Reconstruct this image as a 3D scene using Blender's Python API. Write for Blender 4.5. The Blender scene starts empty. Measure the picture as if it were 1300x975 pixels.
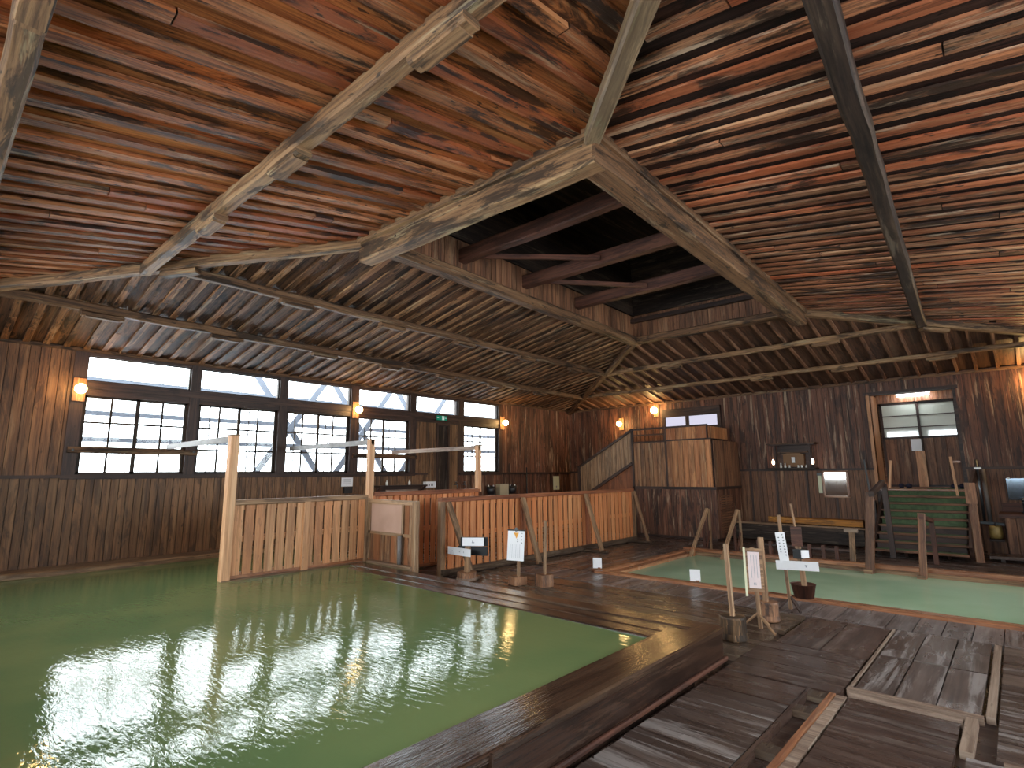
import bpy, bmesh, math, random
from mathutils import Vector, Matrix
random.seed(11)
SC = bpy.context.scene
COL = SC.collection
V = Vector
# ------------------------------------------------------------------ room measures (metres)
XA, YB, X1, Y0 = -11.2, 15.1, 2.9, -1.55      # left wall, far wall, right wall, wall behind
ZE, ZR = 3.77, 4.695                          # eave height, height of the roof opening
RN, RL, RR, RF = (-2.46, 3.77), (-5.94, 3.60), (-2.65, 11.1), (-6.24, 11.0)
WZ = 0.245                                    # water level of the large bath
PZ = -0.05                                    # water level of the small bath

# ------------------------------------------------------------------ materials
def NT(name):
    m = bpy.data.materials.new(name); m.use_nodes = True
    nt = m.node_tree; nt.nodes.clear()
    out = nt.nodes.new('ShaderNodeOutputMaterial')
    return m, nt, out
def N(nt, t, **k):
    n = nt.nodes.new(t)
    for a, b in k.items():
        if a.startswith('i_'):
            key = a[2:]; key = int(key) if key.isdigit() else key.replace('_', ' ')
            n.inputs[key].default_value = b
        else: setattr(n, a, b)
    return n
def rgb(c, g=True):
    # c: 0..255 sRGB triple -> linear
    o = []
    for v in c:
        v /= 255.0
        o.append(v/12.92 if v <= .04045 else ((v+.055)/1.055)**2.4)
    return (*o, 1.0)
def mixc(nt, f, a, b, mode='MIX'):
    n = nt.nodes.new('ShaderNodeMix'); n.data_type = 'RGBA'; n.blend_type = mode
    for s, v in ((n.inputs[0], f), (n.inputs[6], a), (n.inputs[7], b)):
        if hasattr(v, 'links'): nt.links.new(v, s)
        else: s.default_value = v
    return n.outputs[2]
def mathn(nt, op, a, b=0.0, c=None, clamp=False):
    n = nt.nodes.new('ShaderNodeMath'); n.operation = op; n.use_clamp = clamp
    for s, v in zip(n.inputs, (a, b, c)):
        if v is None: continue
        if hasattr(v, 'links'): nt.links.new(v, s)
        else: s.default_value = v
    return n.outputs[0]
def ramp(nt, v, lo, hi, a=0.0, b=1.0):
    n = nt.nodes.new('ShaderNodeMapRange'); n.interpolation_type = 'SMOOTHSTEP'
    nt.links.new(v, n.inputs[0]); n.inputs[1].default_value = lo; n.inputs[2].default_value = hi
    n.inputs[3].default_value = a; n.inputs[4].default_value = b
    return n.outputs[0]

def wood(name, base, dark, light, stain=0.4, streak=None, streak_amt=0.0, var=0.45, rough=0.55,
         bump=0.25, gs=1.0, spec=0.4, wet=0.0, stainc=None, huevar=None, s0=.55):
    """boards: UV u runs along the board, v across it; attribute 'pc' is a random colour id per board"""
    m, nt, out = NT(name); L = nt.links.new
    uv = N(nt, 'ShaderNodeUVMap', uv_map='UVMap')
    at = N(nt, 'ShaderNodeAttribute', attribute_name='pc')
    sep = N(nt, 'ShaderNodeSeparateColor'); L(at.outputs['Color'], sep.inputs[0])
    off = N(nt, 'ShaderNodeVectorMath', operation='MULTIPLY_ADD')
    L(at.outputs['Color'], off.inputs[0]); off.inputs[1].default_value = (57, 31, 19); L(uv.outputs[0], off.inputs[2])
    def noise(su, sv, detail=4, r=.6, dist=0.0):
        mp = N(nt, 'ShaderNodeMapping'); L(off.outputs[0], mp.inputs[0])
        mp.inputs['Scale'].default_value = (su*gs, sv*gs, 1)
        n = N(nt, 'ShaderNodeTexNoise'); L(mp.outputs[0], n.inputs['Vector'])
        n.inputs['Scale'].default_value = 1; n.inputs['Detail'].default_value = detail
        n.inputs['Roughness'].default_value = r; n.inputs['Distortion'].default_value = dist
        return n.outputs[0]
    grain = noise(1.6, 45, 5, .65, .4)
    blot = noise(1.1, 5.5, 6, .68, .6)
    knot = noise(7, 22, 2, .5)
    fine = noise(6, 120, 2, .5)
    c = mixc(nt, ramp(nt, grain, .3, .68), rgb(dark), rgb(base))
    c = mixc(nt, mathn(nt, 'MULTIPLY', ramp(nt, noise(.5, 9, 3), .45, .75), .55), c, rgb(light))
    if huevar: c = mixc(nt, ramp(nt, sep.outputs[1], .45, 1.0), c, mixc(nt, .65, c, rgb(huevar)))
    br = mathn(nt, 'MULTIPLY_ADD', sep.outputs[0], var, 1-var*.55)
    c = mixc(nt, 1.0, c, br, 'MULTIPLY')
    st = mathn(nt, 'MULTIPLY', mathn(nt, 'MAXIMUM', ramp(nt, blot, .50, .60), ramp(nt, knot, .66, .72)), stain)
    c = mixc(nt, st, c, rgb(stainc or [x*.35 for x in dark]))
    if streak:
        s1 = ramp(nt, noise(.8, 11, 5, .72, .5), s0, s0+.11)
        c = mixc(nt, mathn(nt, 'MULTIPLY', s1, streak_amt), c, rgb(streak))
    p = N(nt, 'ShaderNodeBsdfPrincipled'); L(c, p.inputs['Base Color'])
    p.inputs['Specular IOR Level'].default_value = spec
    if wet:
        r = ramp(nt, noise(1.2, 3, 3), .4, .65, max(.08, rough-wet), rough); L(r, p.inputs['Roughness'])
    else: p.inputs['Roughness'].default_value = rough
    b = N(nt, 'ShaderNodeBump'); b.inputs['Strength'].default_value = bump; b.inputs['Distance'].default_value = .006
    L(mathn(nt, 'ADD', grain, mathn(nt, 'MULTIPLY', fine, .4)), b.inputs['Height']); L(b.outputs[0], p.inputs['Normal'])
    L(p.outputs[0], out.inputs[0])
    return m

def plain(name, c, rough=.5, metal=0.0, spec=.5, noise=0.0, c2=None, sc=8):
    m, nt, out = NT(name); p = N(nt, 'ShaderNodeBsdfPrincipled')
    if noise:
        tc = N(nt, 'ShaderNodeTexCoord'); n = N(nt, 'ShaderNodeTexNoise'); n.inputs['Scale'].default_value = sc; n.inputs['Detail'].default_value = 4
        nt.links.new(tc.outputs['Object'], n.inputs['Vector'])
        nt.links.new(mixc(nt, mathn(nt, 'MULTIPLY', ramp(nt, n.outputs[0], .4, .65), noise), rgb(c), rgb(c2 or [x*.5 for x in c])), p.inputs['Base Color'])
    else: p.inputs['Base Color'].default_value = rgb(c)
    p.inputs['Roughness'].default_value = rough; p.inputs['Metallic'].default_value = metal
    p.inputs['Specular IOR Level'].default_value = spec
    nt.links.new(p.outputs[0], out.inputs[0]); return m
def emit(name, c, s):
    m, nt, out = NT(name); e = N(nt, 'ShaderNodeEmission'); e.inputs[0].default_value = (*c, 1); e.inputs[1].default_value = s
    nt.links.new(e.outputs[0], out.inputs[0]); return m
def glass():
    m, nt, out = NT('window_glass'); L = nt.links.new
    t = N(nt, 'ShaderNodeBsdfTransparent'); t.inputs[0].default_value = (.96, .98, .97, 1)
    g = N(nt, 'ShaderNodeBsdfGlossy'); g.inputs['Roughness'].default_value = .03
    f = N(nt, 'ShaderNodeFresnel'); f.inputs[0].default_value = 1.35
    x = N(nt, 'ShaderNodeMixShader'); L(f.outputs[0], x.inputs[0]); L(t.outputs[0], x.inputs[1]); L(g.outputs[0], x.inputs[2])
    L(x.outputs[0], out.inputs[0]); return m
def water(name, c, c2, ripple, scale, stretch, rot, ior=1.33, calm=None):
    m, nt, out = NT(name); L = nt.links.new
    tc = N(nt, 'ShaderNodeTexCoord')
    mp = N(nt, 'ShaderNodeMapping'); L(tc.outputs['Object'], mp.inputs[0]); mp.inputs['Scale'].default_value = (1, stretch, 1); mp.inputs['Rotation'].default_value = (0, 0, rot)
    n = N(nt, 'ShaderNodeTexNoise'); L(mp.outputs[0], n.inputs['Vector']); n.inputs['Scale'].default_value = scale; n.inputs['Detail'].default_value = 3; n.inputs['Roughness'].default_value = .55; n.inputs['Distortion'].default_value = .5
    n2 = N(nt, 'ShaderNodeTexNoise'); L(tc.outputs['Object'], n2.inputs['Vector']); n2.inputs['Scale'].default_value = .55; n2.inputs['Detail'].default_value = 3
    n3 = N(nt, 'ShaderNodeTexNoise'); L(mp.outputs[0], n3.inputs['Vector']); n3.inputs['Scale'].default_value = scale*.25; n3.inputs['Detail'].default_value = 1
    h = mathn(nt, 'MULTIPLY_ADD', n3.outputs[0], .8, n.outputs[0])
    b = N(nt, 'ShaderNodeBump'); b.inputs['Distance'].default_value = .02
    if calm:     # ripples run out from the spout end of the bath and die away
        d = N(nt, 'ShaderNodeVectorMath', operation='DISTANCE'); L(tc.outputs['Object'], d.inputs[0]); d.inputs[1].default_value = calm[0]
        L(ramp(nt, d.outputs['Value'], calm[1], calm[2], ripple, ripple*calm[3]), b.inputs['Strength'])
    else: b.inputs['Strength'].default_value = ripple
    L(h, b.inputs['Height'])
    col = mixc(nt, ramp(nt, n2.outputs[0], .38, .62), rgb(c), rgb(c2))
    df = N(nt, 'ShaderNodeBsdfDiffuse'); L(col, df.inputs[0])
    tr = N(nt, 'ShaderNodeBsdfTransparent'); tr.inputs[0].default_value = (.75, .9, .7, 1)
    body = N(nt, 'ShaderNodeMixShader'); body.inputs[0].default_value = .08; L(df.outputs[0], body.inputs[1]); L(tr.outputs[0], body.inputs[2])
    g = N(nt, 'ShaderNodeBsdfGlossy'); g.inputs['Roughness'].default_value = .03; L(b.outputs[0], g.inputs['Normal'])
    f = N(nt, 'ShaderNodeFresnel'); f.inputs[0].default_value = ior; L(b.outputs[0], f.inputs['Normal'])
    x = N(nt, 'ShaderNodeMixShader'); L(f.outputs[0], x.inputs[0]); L(body.outputs[0], x.inputs[1]); L(g.outputs[0], x.inputs[2])
    L(x.outputs[0], out.inputs[0]); return m

M = {}
M['ceilD'] = wood('ceiling_boards_orange', (188,112,62), (112,60,34), (210,146,92), stain=.85, streak=(176,136,100), streak_amt=.25, var=.6, stainc=(40,27,22), rough=.62, bump=.5, spec=.2, huevar=(164,74,36))
M['ceilDf'] = wood('ceiling_cover_orange', (168,100,58), (86,52,34), (200,142,96), stain=.9, streak=(184,152,120), streak_amt=.45, var=.75, stainc=(30,23,20), rough=.6, bump=.6, spec=.25, huevar=(150,70,36))
M['ceilC'] = wood('ceiling_cover_red', (184,118,80), (84,48,35), (220,172,132), stain=.9, streak=(222,190,160), streak_amt=.55, var=.8, stainc=(28,21,19), rough=.45, bump=.6, spec=.4, huevar=(170,80,44))
M['ceilCb'] = wood('ceiling_boards_gap_shade', (52,35,30), (30,23,21), (82,56,45), stain=.85, var=.6, stainc=(18,15,15), rough=.6, bump=.5, spec=.15, huevar=(70,38,28))  # recessed boards coloured dark to stand in for shade between the cover boards
M['ceilA'] = wood('ceiling_boards_dark', (100,68,48), (46,34,29), (136,100,72), stain=.85, streak=(128,104,82), streak_amt=.3, var=.8, stainc=(24,20,19), rough=.65, bump=.5, spec=.2)
M['ceilAf'] = wood('ceiling_cover_brown', (140,96,64), (64,45,36), (186,144,106), stain=.85, streak=(178,150,120), streak_amt=.5, var=.8, stainc=(30,24,22), rough=.62, bump=.5, spec=.2)
M['ceilB'] = wood('ceiling_boards_brown', (104,70,52), (62,42,34), (136,98,74), stain=.6, streak=(140,116,94), streak_amt=.25, var=.5, stainc=(34,26,24))
M['batten'] = wood('ceiling_battens', (150,104,76), (84,58,44), (184,140,108), stain=.6, var=.5, stainc=(40,30,27))
M['wallA'] = wood('wall_boards_brown', (136,92,60), (78,50,34), (172,124,84), stain=.55, streak=(160,128,96), streak_amt=.35, var=.6, stainc=(38,27,23))
M['wallA2'] = wood('wall_boards_lower', (138,98,66), (84,58,42), (168,126,88), stain=.6, streak=(154,124,94), streak_amt=.3, var=.45, stainc=(42,31,26))
M['wallB'] = wood('wall_boards_streaked', (116,72,52), (64,40,32), (150,102,76), stain=.7, streak=(190,160,132), streak_amt=.6, var=.65, stainc=(34,24,22))
M['wallB2'] = wood('wall_boards_wainscot', (138,92,64), (84,54,40), (168,120,86), stain=.5, streak=(170,136,104), streak_amt=.4, var=.55, stainc=(48,32,26))
M['nosing'] = wood('stair_nosing', (132,88,62), (84,56,42), (160,116,86), stain=.5, var=.3)
M['skirtp'] = wood('orange_brown_panel', (150,88,54), (104,60,40), (176,112,74), stain=.4, var=.2)
M['curbtop'] = wood('wet_curb_top', (76,54,42), (46,34,29), (104,80,62), stain=.5, streak=(122,102,86), streak_amt=.25, var=.35, rough=.17, stainc=(30,23,20), bump=.4, spec=.9)
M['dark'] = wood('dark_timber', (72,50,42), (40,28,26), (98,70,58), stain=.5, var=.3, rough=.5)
M['black'] = wood('black_timber', (56,42,35), (28,22,20), (104,84,68), stain=.5, streak=(150,132,112), streak_amt=.3, var=.2, rough=.55, spec=.25)
M['beam'] = wood('weathered_beam', (152,114,80), (86,62,46), (188,152,112), stain=.85, streak=(184,166,130), streak_amt=.5, var=.15, rough=.6, stainc=(46,36,30), bump=.7, spec=.3)
M['beam2'] = wood('brown_beam', (118,84,58), (64,46,36), (154,116,84), stain=.85, streak=(170,146,116), streak_amt=.45, var=.15, rough=.6, stainc=(36,28,24), bump=.6, spec=.25)
M['pale'] = wood('pale_hip_beam', (150,124,94), (104,82,62), (178,154,122), stain=.5, streak=(150,150,116), streak_amt=.4, var=.1, rough=.55, stainc=(70,56,44), bump=.5)
M['rustbeam'] = wood('red_brown_beam', (100,60,46), (58,36,30), (128,84,64), stain=.5, var=.2)
M['cedar'] = wood('fresh_cedar', (218,144,92), (178,106,66), (234,176,124), stain=.14, var=.3, rough=.5, bump=.15, stainc=(120,74,50), huevar=(206,120,72))
M['cedarL'] = wood('fresh_cedar_by_water', (216,158,112), (178,122,82), (236,190,144), stain=.35, var=.32, rough=.5, bump=.15, stainc=(112,82,60), huevar=(204,132,84))
M['closet'] = wood('closet_boards', (196,130,82), (134,82,52), (224,168,116), stain=.45, streak=(214,182,146), streak_amt=.4, var=.5, stainc=(84,54,38), huevar=(172,98,56))
M['closet2'] = wood('closet_boards_dull', (156,108,72), (92,60,44), (190,144,102), stain=.55, streak=(190,160,126), streak_amt=.45, var=.5, stainc=(54,40,32), huevar=(150,88,52))
M['cedarR'] = wood('oiled_cedar_rail', (166,98,66), (112,66,46), (196,130,90), stain=.3, var=.2)
M['post'] = wood('new_post', (230,178,134), (196,140,100), (244,204,164), stain=.12, var=.1, stainc=(150,110,84))
M['greyw'] = wood('grey_brown_post', (166,128,94), (104,76,56), (196,158,122), stain=.5, streak=(190,168,140), streak_amt=.3, var=.25, stainc=(60,44,36))
M['deck'] = wood('wet_deck_boards', (92,75,67), (66,52,47), (122,106,98), stain=.4, streak=(158,148,144), streak_amt=.7, var=.4, rough=.42, wet=.22, stainc=(52,38,34), bump=.3, gs=.75, s0=.51)
M['deckd'] = wood('dark_deck_panel', (86,65,56), (60,44,38), (106,86,76), stain=.5, streak=(134,120,112), streak_amt=.4, var=.3, rough=.42, wet=.2, stainc=(48,33,29), bump=.3)
M['deckl'] = wood('bleached_deck_slats', (122,106,100), (80,66,62), (158,146,142), stain=.55, streak=(178,170,170), streak_amt=.5, var=.5, rough=.45, wet=.2, stainc=(62,46,42))
M['decko'] = wood('olive_brown_deck', (98,80,66), (66,52,44), (128,108,90), stain=.55, streak=(156,138,118), streak_amt=.35, var=.4, rough=.38, wet=.25, stainc=(52,38,34))
M['palew'] = wood('bleached_frame_board', (164,140,122), (112,88,74), (194,172,154), stain=.5, var=.25, stainc=(84,58,48))
M['edge'] = wood('orange_bath_edge', (178,120,84), (122,76,54), (210,160,118), stain=.35, streak=(208,180,150), streak_amt=.3, var=.2, rough=.4, wet=.2, stainc=(80,48,38))
M['curb'] = wood('wet_curb_timber', (64,44,35), (40,29,25), (90,66,52), stain=.55, streak=(112,90,76), streak_amt=.25, var=.25, rough=.26, wet=.2, stainc=(27,21,19), bump=.4, spec=.5)
M['stump'] = wood('log_stump', (150,104,74), (90,62,48), (190,142,104), stain=.7, streak=(186,160,140), streak_amt=.3, var=.2, stainc=(40,34,34))
M['stumpd'] = wood('charred_stump', (70,56,46), (36,30,27), (150,112,76), stain=.45, streak=(190,142,98), streak_amt=.6, var=.1, stainc=(28,25,25), spec=.2)
M['yellow'] = wood('yellow_bench_board', (206,134,44), (160,96,34), (224,160,70), stain=.6, var=.1, stainc=(60,36,24))
M['ledge'] = wood('stone_grey_ledge', (132,106,84), (92,70,56), (166,140,112), stain=.5, streak=(170,150,120), streak_amt=.4, var=.15, rough=.4, stainc=(64,44,38))
M['green'] = plain('green_stair_carpet', (86,104,72), .95, noise=.6, c2=(60,74,54), sc=14)
M['white'] = plain('white_sign_board', (236,234,236), .4)
M['paper'] = plain('pinkish_paper', (226,206,204), .6, noise=.3, c2=(206,190,192), sc=20)
M['ink'] = plain('black_ink', (34,32,36), .6)
M['faint'] = plain('grey_ink', (150,150,158), .6)
M['orange'] = plain('orange_print', (228,160,60), .6)
M['blk'] = plain('black_lacquer', (22,22,24), .35)
M['steel'] = plain('steel_pipe', (120,124,128), .35, .8)
M['darkpipe'] = plain('dark_pipe', (48,50,54), .4, .4)
M['greyp'] = plain('painted_grey_rail', (120,112,108), .5, noise=.5, c2=(96,88,84), sc=6)
M['outer'] = plain('outer_snow_frame', (92,98,110), .8)
M['snow'] = plain('snow', (236,240,246), .8)
M['pinkp'] = plain('pinkish_grey_panel', (196,160,142), .25, noise=.5, c2=(176,140,122), sc=3)
M['exitg'] = emit('exit_green', (.02, .22, .13), .7)
M['exitw'] = emit('exit_white', (.8, .95, .85), .7)
M['bulb'] = emit('globe_glass', (1.0, .66, .26), 40)
M['bulbw'] = emit('lit_tube', (.92, .96, 1.0), 30)
M['candle'] = emit('altar_lamp', (1.0, .62, .4), 8)
M['gold'] = plain('gilt_wood', (112,76,42), .45, .3)
M['ceram'] = plain('white_ceramic', (226,222,216), .2)
M['mirror'] = plain('wall_mirror', (214,206,200), .06, 1.0)
M['mirrord'] = plain('dark_mirror', (120,132,144), .08, 1.0)
M['bucket'] = plain('wooden_pail', (196,164,98), .45, noise=.3, sc=10)
M['pail'] = plain('dark_plastic', (38,36,38), .35)
M['beige'] = plain('beige_plastic', (186,170,140), .5)
M['cloth'] = plain('navy_cloth', (30,34,58), .9)
M['labelw'] = plain('yellowed_label', (214,212,180), .6)
M['murk'] = plain('bath_floor_green', (96,112,60), .9, noise=.6, c2=(76,92,54), sc=1.5)
M['glass'] = glass()
M['waterA'] = water('milky_green_water', (124,136,88), (104,126,82), .085, 9.0, 3.0, -.75, ior=1.31, calm=((-5.5, .6, 0), 2.0, 8.0, .35))
M['waterB'] = water('milky_pale_green_water', (190,214,178), (172,200,162), .06, 3, 1.0, .2, ior=1.36)
def door_glass():
    m, nt, out = NT('frosted_door_glass'); L = nt.links.new
    d = N(nt, 'ShaderNodeBsdfDiffuse'); d.inputs[0].default_value = rgb((214,222,210))
    g = N(nt, 'ShaderNodeBsdfGlossy'); g.inputs['Roughness'].default_value = .04; g.inputs[0].default_value = (1, 1, 1, 1)
    x = N(nt, 'ShaderNodeMixShader'); x.inputs[0].default_value = .22; L(d.outputs[0], x.inputs[1]); L(g.outputs[0], x.inputs[2])
    L(x.outputs[0], out.inputs[0]); return m
M['dglass'] = door_glass()
M['shoji'] = emit('lit_frosted_transom', (.80, .78, .95), .9)

# ------------------------------------------------------------------ mesh builder
ORG = {}
class MB:
    def __init__(s):
        s.bm = bmesh.new(); s.uv = s.bm.loops.layers.uv.new('UVMap'); s.pc = s.bm.loops.layers.float_color.new('pc'); s.smooth = False
    def face(s, vs, uvs=None, c=None, smooth=False):
        try: f = s.bm.faces.new(vs)
        except ValueError: return None
        f.smooth = smooth
        for i, l in enumerate(f.loops):
            if uvs: l[s.uv].uv = uvs[i]
            if c: l[s.pc] = c
        return f
    def beam(s, p0, p1, w, h, up=(0, 0, 1), ch=0.0, seg=1, wob=0.0, taper=1.0, sag=0.0):
        """bar from p0 to p1; w = width across, h = size along up"""
        p0, p1, up = V(p0), V(p1), V(up)
        d = p1-p0; Ln = d.length
        if Ln < 1e-5: return s
        d.normalize(); sd = d.cross(up)
        if sd.length < 1e-4: up = V((1, 0, 0)); sd = d.cross(up)
        sd.normalize(); u = sd.cross(d).normalized()
        a, b = w/2, h/2
        if ch > 0: prof = [(-a+ch, -b), (a-ch, -b), (a, -b+ch), (a, b-ch), (a-ch, b), (-a+ch, b), (-a, b-ch), (-a, -b+ch)]
        else: prof = [(-a, -b), (a, -b), (a, b), (-a, b)]
        n = len(prof); c = (random.random(), random.random(), random.random(), 1)
        per = [0.0]
        for i in range(n):
            x0, y0 = prof[i]; x1, y1 = prof[(i+1) % n]; per.append(per[-1]+math.hypot(x1-x0, y1-y0))
        rings = []
        ph = random.random()*6
        for k in range(seg+1):
            t = k/seg; sc = 1+(taper-1)*t
            o = V((0, 0, 0))
            if wob and 0 < k < seg: o = sd*random.uniform(-wob, wob)+u*random.uniform(-wob, wob)
            ctr = p0+d*Ln*t+o-u*(sag*4*t*(1-t))
            rings.append([s.bm.verts.new(ctr+sd*x*sc+u*y*sc) for x, y in prof])
        for k in range(seg):
            u0, u1 = Ln*k/seg, Ln*(k+1)/seg
            for i in range(n):
                j = (i+1) % n
                s.face([rings[k][i], rings[k][j], rings[k+1][j], rings[k+1][i]],
                       [(u0, per[i]), (u0, per[i+1]), (u1, per[i+1]), (u1, per[i])], c)
        for R_, uu in ((list(reversed(rings[0])), 0), (rings[-1], Ln)):
            s.face(R_, [(uu*.1+V(v.co).dot(sd)*.3, V(v.co).dot(u)) for v in R_], c)
        return s
    def box(s, x0, x1, y0, y1, z0, z1, axis=None):
        """box with the board direction along its longest side (or axis)"""
        dx, dy, dz = x1-x0, y1-y0, z1-z0; mx, my, mz = (x0+x1)/2, (y0+y1)/2, (z0+z1)/2
        if axis is None: axis = max(((dx, 0), (dy, 1), (dz, 2)))[1]
        if axis == 0: return s.beam((x0, my, mz), (x1, my, mz), dy, dz)
        if axis == 1: return s.beam((mx, y0, mz), (mx, y1, mz), dx, dz)
        return s.beam((mx, my, z0), (mx, my, z1), dx, dy, up=(0, 1, 0))
    def lathe(s, c, prof, n=20, axis=(0, 0, 1), smooth=True):
        """prof: list of (radius, height)"""
        c, ax = V(c), V(axis).normalized()
        t = V((1, 0, 0)) if abs(ax.x) < .9 else V((0, 1, 0))
        e1 = ax.cross(t).normalized(); e2 = ax.cross(e1)
        cc = (random.random(), random.random(), random.random(), 1)
        rings = []
        for r, h in prof:
            rings.append([s.bm.verts.new(c+ax*h+(e1*math.cos(2*math.pi*i/n)+e2*math.sin(2*math.pi*i/n))*max(r, 1e-4)) for i in range(n)])
        for k in range(len(prof)-1):
            for i in range(n):
                j = (i+1) % n
                r = max(prof[k][0], .03)
                s.face([rings[k][i], rings[k][j], rings[k+1][j], rings[k+1][i]],
                       [(prof[k][1], i*6.28*r/n), (prof[k][1], (i+1)*6.28*r/n), (prof[k+1][1], (i+1)*6.28*r/n), (prof[k+1][1], i*6.28*r/n)], cc, smooth)
        for R_, rr in ((list(reversed(rings[0])), prof[0][0]), (rings[-1], prof[-1][0])):
            if rr > 1e-3: s.face(R_, [(v.co.x*.2, v.co.y) for v in R_], cc)
        return s
    def tube(s, pts, r, n=10):
        for a, b in zip(pts[:-1], pts[1:]):
            a, b = V(a), V(b); s.lathe(a, [(r, 0), (r, (b-a).length)], n, b-a)
        return s
    def poly(s, pts, thick, nrm):
        """flat polygon given thickness along -nrm; UV u vertical"""
        nrm = V(nrm).normalized(); c = (random.random(), random.random(), random.random(), 1)
        a = [s.bm.verts.new(V(p)) for p in pts]; b = [s.bm.verts.new(V(p)-nrm*thick) for p in pts]
        uvf = lambda v: (v.co.z, v.co.x+v.co.y)
        s.face(a, [uvf(v) for v in a], c); s.face(list(reversed(b)), [uvf(v) for v in reversed(b)], c)
        for i in range(len(a)):
            j = (i+1) % len(a); q = [a[i], b[i], b[j], a[j]]; s.face(q, [uvf(v) for v in q], c)
        return s
    def build(s, name, mat, parent=None, label=None, origin=None):
        bmesh.ops.recalc_face_normals(s.bm, faces=s.bm.faces[:])
        vs = s.bm.verts
        if parent is not None: o = ORG[parent.name]
        elif origin is not None: o = V(origin)
        else:
            xs = [v.co.x for v in vs]; ys = [v.co.y for v in vs]; zs = [v.co.z for v in vs]
            o = V(((min(xs)+max(xs))/2, (min(ys)+max(ys))/2, min(zs)))
        for v in vs: v.co -= o
        me = bpy.data.meshes.new(name); s.bm.to_mesh(me); s.bm.free()
        me.materials.append(M[mat] if isinstance(mat, str) else mat)
        ob = bpy.data.objects.new(name, me); COL.objects.link(ob)
        if parent is not None: ob.parent = parent
        else: ob.location = o
        ORG[ob.name] = o
        if label: ob['label'] = label
        return ob
def tag(o, label, cat, group=None, kind=None):
    o['label'] = label; o['category'] = cat
    if group: o['group'] = group
    if kind: o['kind'] = kind
    return o
def thing(name, loc, label, cat, group=None):
    o = bpy.data.objects.new(name, None); COL.objects.link(o); o.location = loc; o.empty_display_size = .1
    ORG[o.name] = V(loc); return tag(o, label, cat, group)
def struct(o, label=None):
    o['kind'] = 'structure'
    if label: o['label'] = label
    return o
def copy_tree(o, parent=None):
    c = o.copy(); COL.objects.link(c)
    if parent is not None: c.parent = parent
    for ch in list(o.children): copy_tree(ch, c)
    return c
def lerp(a, b, t): return a+(b-a)*t

# ------------------------------------------------------------------ camera
F_PX = 688.0; PITCH = math.radians(9.4); ROLL = math.radians(.5); YAW = math.atan(640/688*math.cos(PITCH))
Fv = V((-math.sin(YAW)*math.cos(PITCH), math.cos(YAW)*math.cos(PITCH), math.sin(PITCH)))
Rt = V((math.cos(YAW), math.sin(YAW), 0)); Uv = Rt.cross(Fv)
R2 = Rt*math.cos(ROLL)-Uv*math.sin(ROLL); U2 = Uv*math.cos(ROLL)+Rt*math.sin(ROLL)
cam = bpy.data.cameras.new('camera'); co = bpy.data.objects.new('camera', cam); COL.objects.link(co)
mw = Matrix((R2, U2, -Fv)).transposed().to_4x4(); mw.translation = V((0, 0, 1.65)); co.matrix_world = mw
cam.sensor_width = 36; cam.lens = F_PX/1300*36; cam.clip_start = .05; cam.clip_end = 200
SC.camera = co

# ------------------------------------------------------------------ floor
def planks(mb, x0, x1, y0, y1, z, w, along, th=.03, gap=.010, jit=.003):
    """flat boards lying on z (top surface)"""
    if along == 'x':
        n = max(1, round((y1-y0)/w)); w = (y1-y0)/n
        for i in range(n):
            zz = z-.001-random.uniform(0, 2*jit)
            mb.beam((x0, y0+(i+.5)*w, zz-th/2), (x1, y0+(i+.5)*w, zz-th/2), w-gap, th)
    else:
        n = max(1, round((x1-x0)/w)); w = (x1-x0)/n
        for i in range(n):
            zz = z-.001-random.uniform(0, 2*jit)
            mb.beam((x0+(i+.5)*w, y0, zz-th/2), (x0+(i+.5)*w, y1, zz-th/2), w-gap, th)
    return mb
PX0, PX1, PY0, PY1 = -5.45, 2.4, 7.95, 11.45          # small bath outside edge
BX1, BY1 = -2.11, 5.05                                # large bath outer curb corner
fl = MB()
# solid base under everything, with the two baths left open
for (a, b, c, d) in ((BX1, X1, Y0, PY0), (XA, BX1, BY1+.38, PY0), (XA-.1, BX1, Y0-.1, Y0+.04), (XA, PX0, PY0, YB), (PX0, X1, PY1, YB), (PX1, X1, PY0, PY1)):
    fl.box(a, b, c, d, -.9, -.05, axis=0)
fl.box(XA, X1, Y0, YB, -1.0, -.9, axis=0)
struct(fl.build('floor', 'deckd'), 'dark timber deck under the bath hall')
def panel(x0, x1, y0, y1, w, along, mat, label, z=0.0, frame=None):
    mb = MB(); planks(mb, x0+.008, x1-.008, y0+.008, y1-.008, z, w, along, th=.045)
    o = mb.build('deck_panel', mat); return tag(o, label, 'floor panel')
panel(-2.05, -1.40, -1.4, 2.9, .19, 'x', 'deck', 'grey plank deck panel by the large bath curb, at the bottom edge of the photo')
panel(-2.05, -1.39, 2.9, 4.44, .17, 'x', 'deck', 'grey plank deck panel between the large bath curb and the open drain slots')
panel(-2.05, -1.17, 4.88, 5.92, .19, 'x', 'deckd', 'brown deck panel beside the outer corner of the large bath curb')
panel(-2.05, -1.39, 4.45, 4.87, .2, 'x', 'deckd', 'small brown deck piece between the curb and the first drain slot')
panel(-1.96, -1.16, 5.93, 7.16, .42, 'y', 'deckd', 'smooth dark brown deck panel in front of the tripod sign')
panel(-1.13, -.36, 5.10, 6.12, .26, 'y', 'deck', 'deck panel of grey squares with white wear, just above the bleached frame boards')
panel(-1.13, -.36, 6.14, 7.18, .26, 'y', 'deck', 'deck panel of white worn grey squares nearest the small bath walkway')
panel(-1.115, -.46, -1.4, 4.88, .11, 'x', 'deckd', 'dark red brown slatted deck panel framed by bleached boards')
panel(-.29, 2.85, 4.4, 7.18, .32, 'x', 'deck', 'grey plank deck panel at the right edge of the photo beside the small bath walkway')
panel(-.42, 2.85, -1.4, 4.35, .30, 'x', 'deck', 'grey plank deck panel in the bottom right corner of the photo')
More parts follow.
